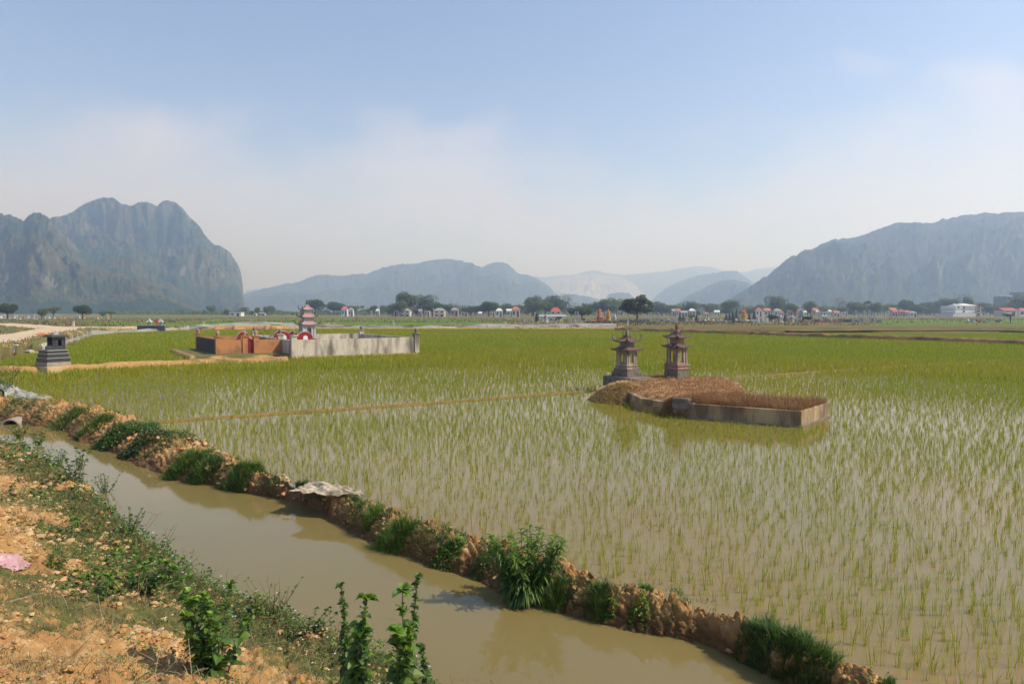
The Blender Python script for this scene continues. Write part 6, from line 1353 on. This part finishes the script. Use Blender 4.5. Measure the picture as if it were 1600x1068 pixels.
for i, (px, tp, w) in enumerate(((1135, 489.5, 7), (1140, 488, 6), (1145, 484.3, 7), (1151, 480.8, 8))): pg(px, tp, 152 + i, w, 4, DM, "dark pagoda tomb, %s from the left in the row left of the tall orange one" % ['first', 'second', 'third', 'fourth'][i])
pg(1162, 481.5, 150, 10, 3, (YEL, ORG, REDB, STW), "tall orange pagoda tomb with yellow body in the dark pagoda row", True, .45); pg(1171, 488, 155, 6, 3, DM, "small dark pagoda tomb just right of the tall orange one"); pg(1178.5, 483.8, 152, 7, 4, DM, "dark pagoda tomb just left of the white gate pillars")
pg(1252, 480, 170, 15, 5, GM, "broad grey five-tier stupa tomb in the cemetery", True, .34, eave=1.7); pg(1219, 491, 150, 9, 2, GM, "low grey two-roofed shrine right of the white gate", False, .6); pg(1227, 490, 152, 7, 3, DM, "dark narrow shrine left of the broad grey stupa"); pg(1237, 491.5, 150, 8, 2, GM, "low grey shrine beside the broad grey stupa's left", False, .6)
def gate(px0, px1, D, pillars, panels, mat, label, cap, zt=499.5, name="cemetery_gate"):
    x, y = W((px0 + px1) / 2, D); z = tz(x, y); t = empty(name, (x, y, z), 0, label, "gate")
    for p, tp in pillars:
        X = pxw(p - (px0 + px1) / 2, D); h = ztop(tp, D) - z; w = pxw(1.9, D); m = MB().box((X, 0, h * .45), (w, w, h * .9)).box((X, 0, .25), (w * 1.5, w * 1.5, .5)).box((X, 0, h * .88), (w * 1.5, w * 1.5, .12)).lathe([(w * .5, h * .9), (w * .7, h * .93), (w * .25, h * .96), (.001, h)], 6, (X, 0, 0)); m.build("pillar", mat, t)
    for a, b, tp in panels:
        X0, X1 = pxw(a - (px0 + px1) / 2, D), pxw(b - (px0 + px1) / 2, D); h = ztop(tp, D) - z; p = MB().box(((X0 + X1) / 2, 0, h / 2), (X1 - X0, .3, h)).box(((X0 + X1) / 2, 0, h + .06), (X1 - X0 + .1, .5, .12)).build("panel", mat, t)
        MB().box(((X0 + X1) / 2, -.17, h * .55), ((X1 - X0) * .5, .08, h * .35)).build("relief", cap, p)
gate(1176, 1200, 148, [(1177, 498), (1185.3, 488.3), (1192.3, 488), (1199, 496)], [(1178, 1184.5, 500.3), (1193.3, 1198, 500.3)], STW, "white gate with two tall slender pillars in the cemetery", GREYST)
gate(1332, 1378, 148, [(1342.5, 489.5), (1349.5, 484), (1358.5, 484), (1366.5, 489.5), (1377, 497), (1332, 497)], [(1333, 1341.5, 499.5), (1343.5, 1348.5, 496.5), (1359.5, 1365.5, 496.5), (1367.5, 1376, 500)], STG, "grey gate with four tall pillars at the right end of the cemetery", DKST)
gate(1007, 1050, 146, [(1017.5, 487.5), (1028.7, 487.5), (1038.5, 495), (1048, 497)], [(1008, 1016.5, 498.2), (1029.7, 1037.5, 498.2), (1039.5, 1047, 500.2)], STG, "grey gate with tall pillars and carved panels right of the big spreading tree", DKST)
gate(896, 907, 152, [(899, 486.2), (903, 486.2), (906.5, 493.5)], [(896, 898.2, 502)], STG, "pair of tall pale stone pillars in front of the wide dark tree", DKST, name="stone_pillars")
def lowwall(px0, px1, ytop, D, mat, label, posts=0, name="grave_wall", cat="wall", th=.3):
    x, y = W((px0 + px1) / 2, D); z = tz(x, y); w = pxw(px1 - px0, D); h = max(ztop(ytop, D) - z, .3); t = empty(name, (x, y, z), 0, label, cat); MB().box((0, 0, h / 2 - .2), (w, th, h + .4)).build("wall_body", mat, t); MB().box((0, 0, h + .03), (w + .1, th + .12, .08)).build("coping", STG, t)
    MB().box((-w / 2, 1.6, h / 2 - .2), (th, 3, h + .38)).build("side_wall", mat, t)
    for i in range(posts): X = -w / 2 + w * i / (posts - 1); q = MB().box((X, -.02, h * .6), (.42, .46, h * 1.2 + .1)).build("post", mat, t)
lowwall(971, 1007, 500.3, 146, DKST, "long black grave wall under the big spreading tree", 6); lowwall(1110, 1147, 503.4, 144, BRK, "low pink brick wall left of the dark pagoda row"); lowwall(1147, 1172, 504.6, 143, BRN, "low dark red wall in front of the tall orange pagoda", 4); lowwall(1066, 1086, 504.5, 143, YEL, "low pale yellow wall below the yellow-green bush")
lowwall(1281, 1300, 504, 145, paint("brick_red", (.42, .13, .08)), "short red brick wall below the black fence, left one", 3); lowwall(1303, 1315, 504, 145, paint("brick_red", (.42, .13, .08)), "short red brick wall below the black fence, right one", 2); lowwall(1280, 1332, 500, 149, DKST, "black fence of closely set posts left of the four-pillar gate", 12, "grave_fence", "fence"); lowwall(1256, 1264, 500.3, 146, BRK, "square pink stone block wall right of the broad grey stupa")
lowwall(1089, 1107, 502.8, 143, BRN, "dark low roofed grave wall right of the yellow wall", 3); lowwall(918, 970, 503.5, 140, BRN, "dark red broken grave wall under the two bright pagodas", 7)
lowwall(55, 72, 494.8, 210, HC, "long cream wall behind the trees near the dirt road"); lowwall(215, 258, 508.5, 95, DKST, "low black grave wall around the small grey and red graves, left of the orange enclosure", 0)
tree('loose', 1081, 503, 489.5, 147, "yellow-green bush between dark pagoda tombs in the cemetery", 1.0); tree('dense', 1206, 503, 490.5, 150, "dark green bush just right of the white gate", 1.5); tree('dense', 1262, 502, 493, 149, "dark bush in front of the broad grey stupa", 1.6); tree('medium', 1574, 500, 489, 250, "round green bush right of the white three-storey house", 2.2)
def small_tomb(px, top, D, wpx, mat, label, style=0, group="small graves scattered over the far cemetery"):
    x, y = W(px, D); z = tz(x, y); H = ztop(top, D) - z; H = max(H, .5); w = pxw(wpx, D); t = empty("small_grave", (x, y, z), (px * .7) % .8 - .4, label, "grave", group)
    MB().box((0, 0, H * .12 - .1), (w, w * 1.3, H * .3 + .2), top=.94).build("base", GREYST if mat is not STW else STG, t)
    if style == 0: MB().prismy([(-w * .34, H * .2), (w * .34, H * .2), (w * .34, H * .7)] + [(w * .34 * math.cos(k * math.pi / 6), H * .7 + H * .3 * math.sin(k * math.pi / 6)) for k in range(7)] + [(-w * .34, H * .7)], w * .1, w * .4).build("headstone", mat, t)
    elif style == 1:
        m = MB(); [m.box((sx * w * .3, sy * w * .3, H * .48), (w * .12, w * .12, H * .6)) for sx in (-1, 1) for sy in (-1, 1)]; m.box((0, w * .25, H * .48), (w * .6, w * .08, H * .6)); m.build("posts", mat, t); troof(w * .55, w * .12, H * .78, H * .24, H * .06, 5, False).build("roof", mat, t)
    else: MB().box((0, 0, H * .42), (w * .7, w * .9, H * .36)).box((0, w * .2, H * .75), (w * .4, w * .3, H * .5), top=.8).build("body", mat, t)
rng = np.random.default_rng(77)
ms = [(STW, "white"), (STG, "pale grey"), (DKST, "dark"), (GREYST, "grey"), (BRN, "dark red"), (BRK, "pinkish"), (ORG, "orange")]; st = ["rounded headstone", "roofed little shrine", "stepped block grave"]; cn = {}
ow = ["first", "second", "third", "fourth", "fifth", "sixth", "seventh", "eighth", "ninth", "tenth", "eleventh", "twelfth", "13th", "14th", "15th", "16th", "17th", "18th", "19th", "20th"]
def graves(p0, p1, step, D0, D1, t0, t1, place, pal):
    px = p0; k = {}
    while px < p1:
        mi = pal[rng.integers(len(pal))]; si = int(rng.integers(3)); D = rng.uniform(D0, D1); kk = (mi, si); k[kk] = k.get(kk, 0) + 1
        small_tomb(px, rng.uniform(t0, t1), D, rng.uniform(2.6, 5), ms[mi][0], "%s %s %s, %s from left" % (ms[mi][1], st[si], place, ow[min(k[kk] - 1, 19)]), si); px += step * rng.uniform(.6, 1.4)
graves(2, 58, 6, 195, 225, 491.5, 495, "by the far left dirt road", [0, 1, 5, 3]); graves(76, 168, 9, 200, 230, 492, 495.5, "between the left round trees", [0, 1, 5, 4, 6]); graves(820, 934, 6.5, 146, 165, 496, 501.5, "in front of the shed and wide tree", [2, 3, 1, 4]); graves(922, 972, 5.5, 139, 146, 500, 503.5, "below the two bright pagodas", [4, 4, 2, 6])
graves(1052, 1132, 6.5, 146, 160, 495.5, 502, "between grey gate and dark pagodas", [1, 3, 2, 0]); graves(1124, 1180, 4, 142, 150, 497.5, 502.5, "at the foot of the pagoda row", [2, 3, 0, 1]); graves(1202, 1330, 4.2, 144, 166, 494.5, 502, "around the broad grey stupa", [2, 3, 1, 5, 1])
small_tomb(233.5, 498, 97, 6.5, STG, "grey roofed grave on the low black wall, left one", 1, "graves left of the orange enclosure"); small_tomb(251, 498, 97, 6.5, STG, "grey roofed grave on the low black wall, right one", 1, "graves left of the orange enclosure"); small_tomb(245.5, 498.5, 95, 5.5, REDB, "small red grave between the two grey roofed graves", 0, "graves left of the orange enclosure")
small_tomb(877, 497.5, 140, 7, YEL, "yellow sloped grave right of the long shed", 2)
def bush_dry(px, v, label, h, wd):
    x, y = cw(UP(px, v), v); x, y = float(x), float(y); plant("dry_bush", 0, 0, label, "bush", h, 44, wd, .10, .045, 26, [(.16, .07, .04), (.12, .08, .04), (.20, .11, .06), (.07, .08, .03)], None, (x, y, tz(x, y)), None, stemcol=(.2, .1, .05), erect=.5, seed=3)
bush_dry(441, 8.6, "large dry reddish brown bush behind the red tombs, left of the pagoda tomb", 1.45, 1.3)
# ---- parked motorbikes and a walker on the far right field path
MBK = paint("bike_paint", (.06, .06, .065), None, 5, .4, .3, spec=.5); TYR = paint("tyre", (.02, .02, .02)); MBR = paint("bike_red", (.30, .04, .035), None, 5, .4, .3, spec=.5); MBW = paint("bike_white", (.6, .6, .6), None, 5, .4, .3, spec=.5)
def bike(px, D, rz, bm, label):
    x, y = W(px, D); t = empty("motorbike", (x, y, tz(x, y)), rz, label, "motorbike", "motorbikes parked by the far field path")
    for X in (-.62, .62):
        w = MB(); n = 16
        w.tube([(X + .27 * math.cos(k * 2 * math.pi / n), 0, .30 + .27 * math.sin(k * 2 * math.pi / n)) for k in range(n + 1)], .045, 6); o = w.build("wheel", TYR, t); MB().lathe([(.05, -.05), (.20, -.01), (.20, .01), (.05, .05)], 10).build("hub", MBW, o, loc=(X, 0, .30)).rotation_euler = (math.pi / 2, 0, 0)
    m = MB(); m.prismy([(-.75, .62), (-.3, .40), (.15, .38), (.38, .62), (.52, .95), (.40, .98), (.22, .66), (-.2, .66), (-.7, .74)], -.12, .12); m.build("body", bm, t, bevel=.02)
    MB().prismy([(-.70, .75), (.12, .68), (.12, .76), (-.2, .80), (-.68, .84)], -.13, .13).build("seat", TYR, t, bevel=.02); MB().box((.46, 0, 1.02), (.16, .20, .16)).build("headlight", MBW, t, bevel=.03); MB().tube([(.36, -.34, 1.08), (.42, -.1, 1.02), (.42, .1, 1.02), (.36, .34, 1.08)], .02, 5).build("handlebar", TYR, t); MB().tube([(.40, 0, .95), (.62, 0, .30)], .035, 5).build("fork", MBK, t)
for px, rz, bm, lb in ((1516, 1.9, MBW, "white and black motorbike, leftmost of the parked ones"), (1530, .3, MBR, "dark red motorbike, second from left of the parked ones"), (1543, 2.6, MBW, "white motorbike, third from left of the parked ones"), (1560, .2, MBK, "black motorbike parked apart on the right of the others")): bike(px, 128, rz, bm, lb)
def person():
    x, y = W(1578.5, 128); z = tz(x, y); v = [(0, 0, .92), (0, 0, 1.15), (0, 0, 1.40), (0, 0, 1.50), (0, .01, 1.62), (0, .01, 1.70), (.17, 0, 1.40), (.22, .03, 1.14), (.20, .10, .90), (-.17, 0, 1.40), (-.22, .0, 1.14), (-.22, -.06, .88), (.09, 0, .88), (.10, .04, .48), (.10, .0, .06), (.10, .13, .03), (-.09, 0, .88), (-.10, -.03, .48), (-.10, -.12, .07), (-.10, .02, .03)]
    e = [(0, 1), (1, 2), (2, 3), (3, 4), (4, 5), (2, 6), (6, 7), (7, 8), (2, 9), (9, 10), (10, 11), (0, 12), (12, 13), (13, 14), (14, 15), (0, 16), (16, 17), (17, 18), (18, 19)]; rd = [.13, .13, .15, .06, .10, .07, .06, .045, .035, .06, .045, .035, .09, .065, .045, .035, .09, .065, .045, .035]
    me = bpy.data.meshes.new("person"); me.from_pydata(v, e, []); o = link("person", me, None, (x, y, z), .6); s = o.modifiers.new('skin', 'SKIN'); sv = me.skin_vertices[0].data
    for i, r_ in enumerate(rd): sv[i].radius = (r_, r_)
    sv[0].use_root = True; o.modifiers.new('sub', 'SUBSURF').render_levels = 2; me.materials.append(paint("dark_clothes", (.05, .05, .06))); tagp(o, "person in dark clothes standing by the far field path near the motorbikes", "person")
person()
def mast(px, top, D, label): x, y = W(px, D); z = tz(x, y); H = ztop(top, D) - z; tagp(MB().tube([(0, 0, -.2), (0, 0, H)], [.16, .10], 6).box((0, 0, H * .95), (1.6, .12, .12)).box((0, 0, H * .86), (1.2, .12, .12)).build("utility_pole", PM, None, loc=(x, y, z)), label, "utility pole", "utility poles in the village")
for a in ((677.5, 481, 290, "thin pale utility pole left of the open two-storey house"), (812, 482, 270, "thin pale utility pole beside the orange-roofed house"), (580.5, 485, 300, "utility pole in front of trees left of the red-roofed village house"), (1112, 488, 300, "utility pole behind the pink brick wall")): mast(*a)
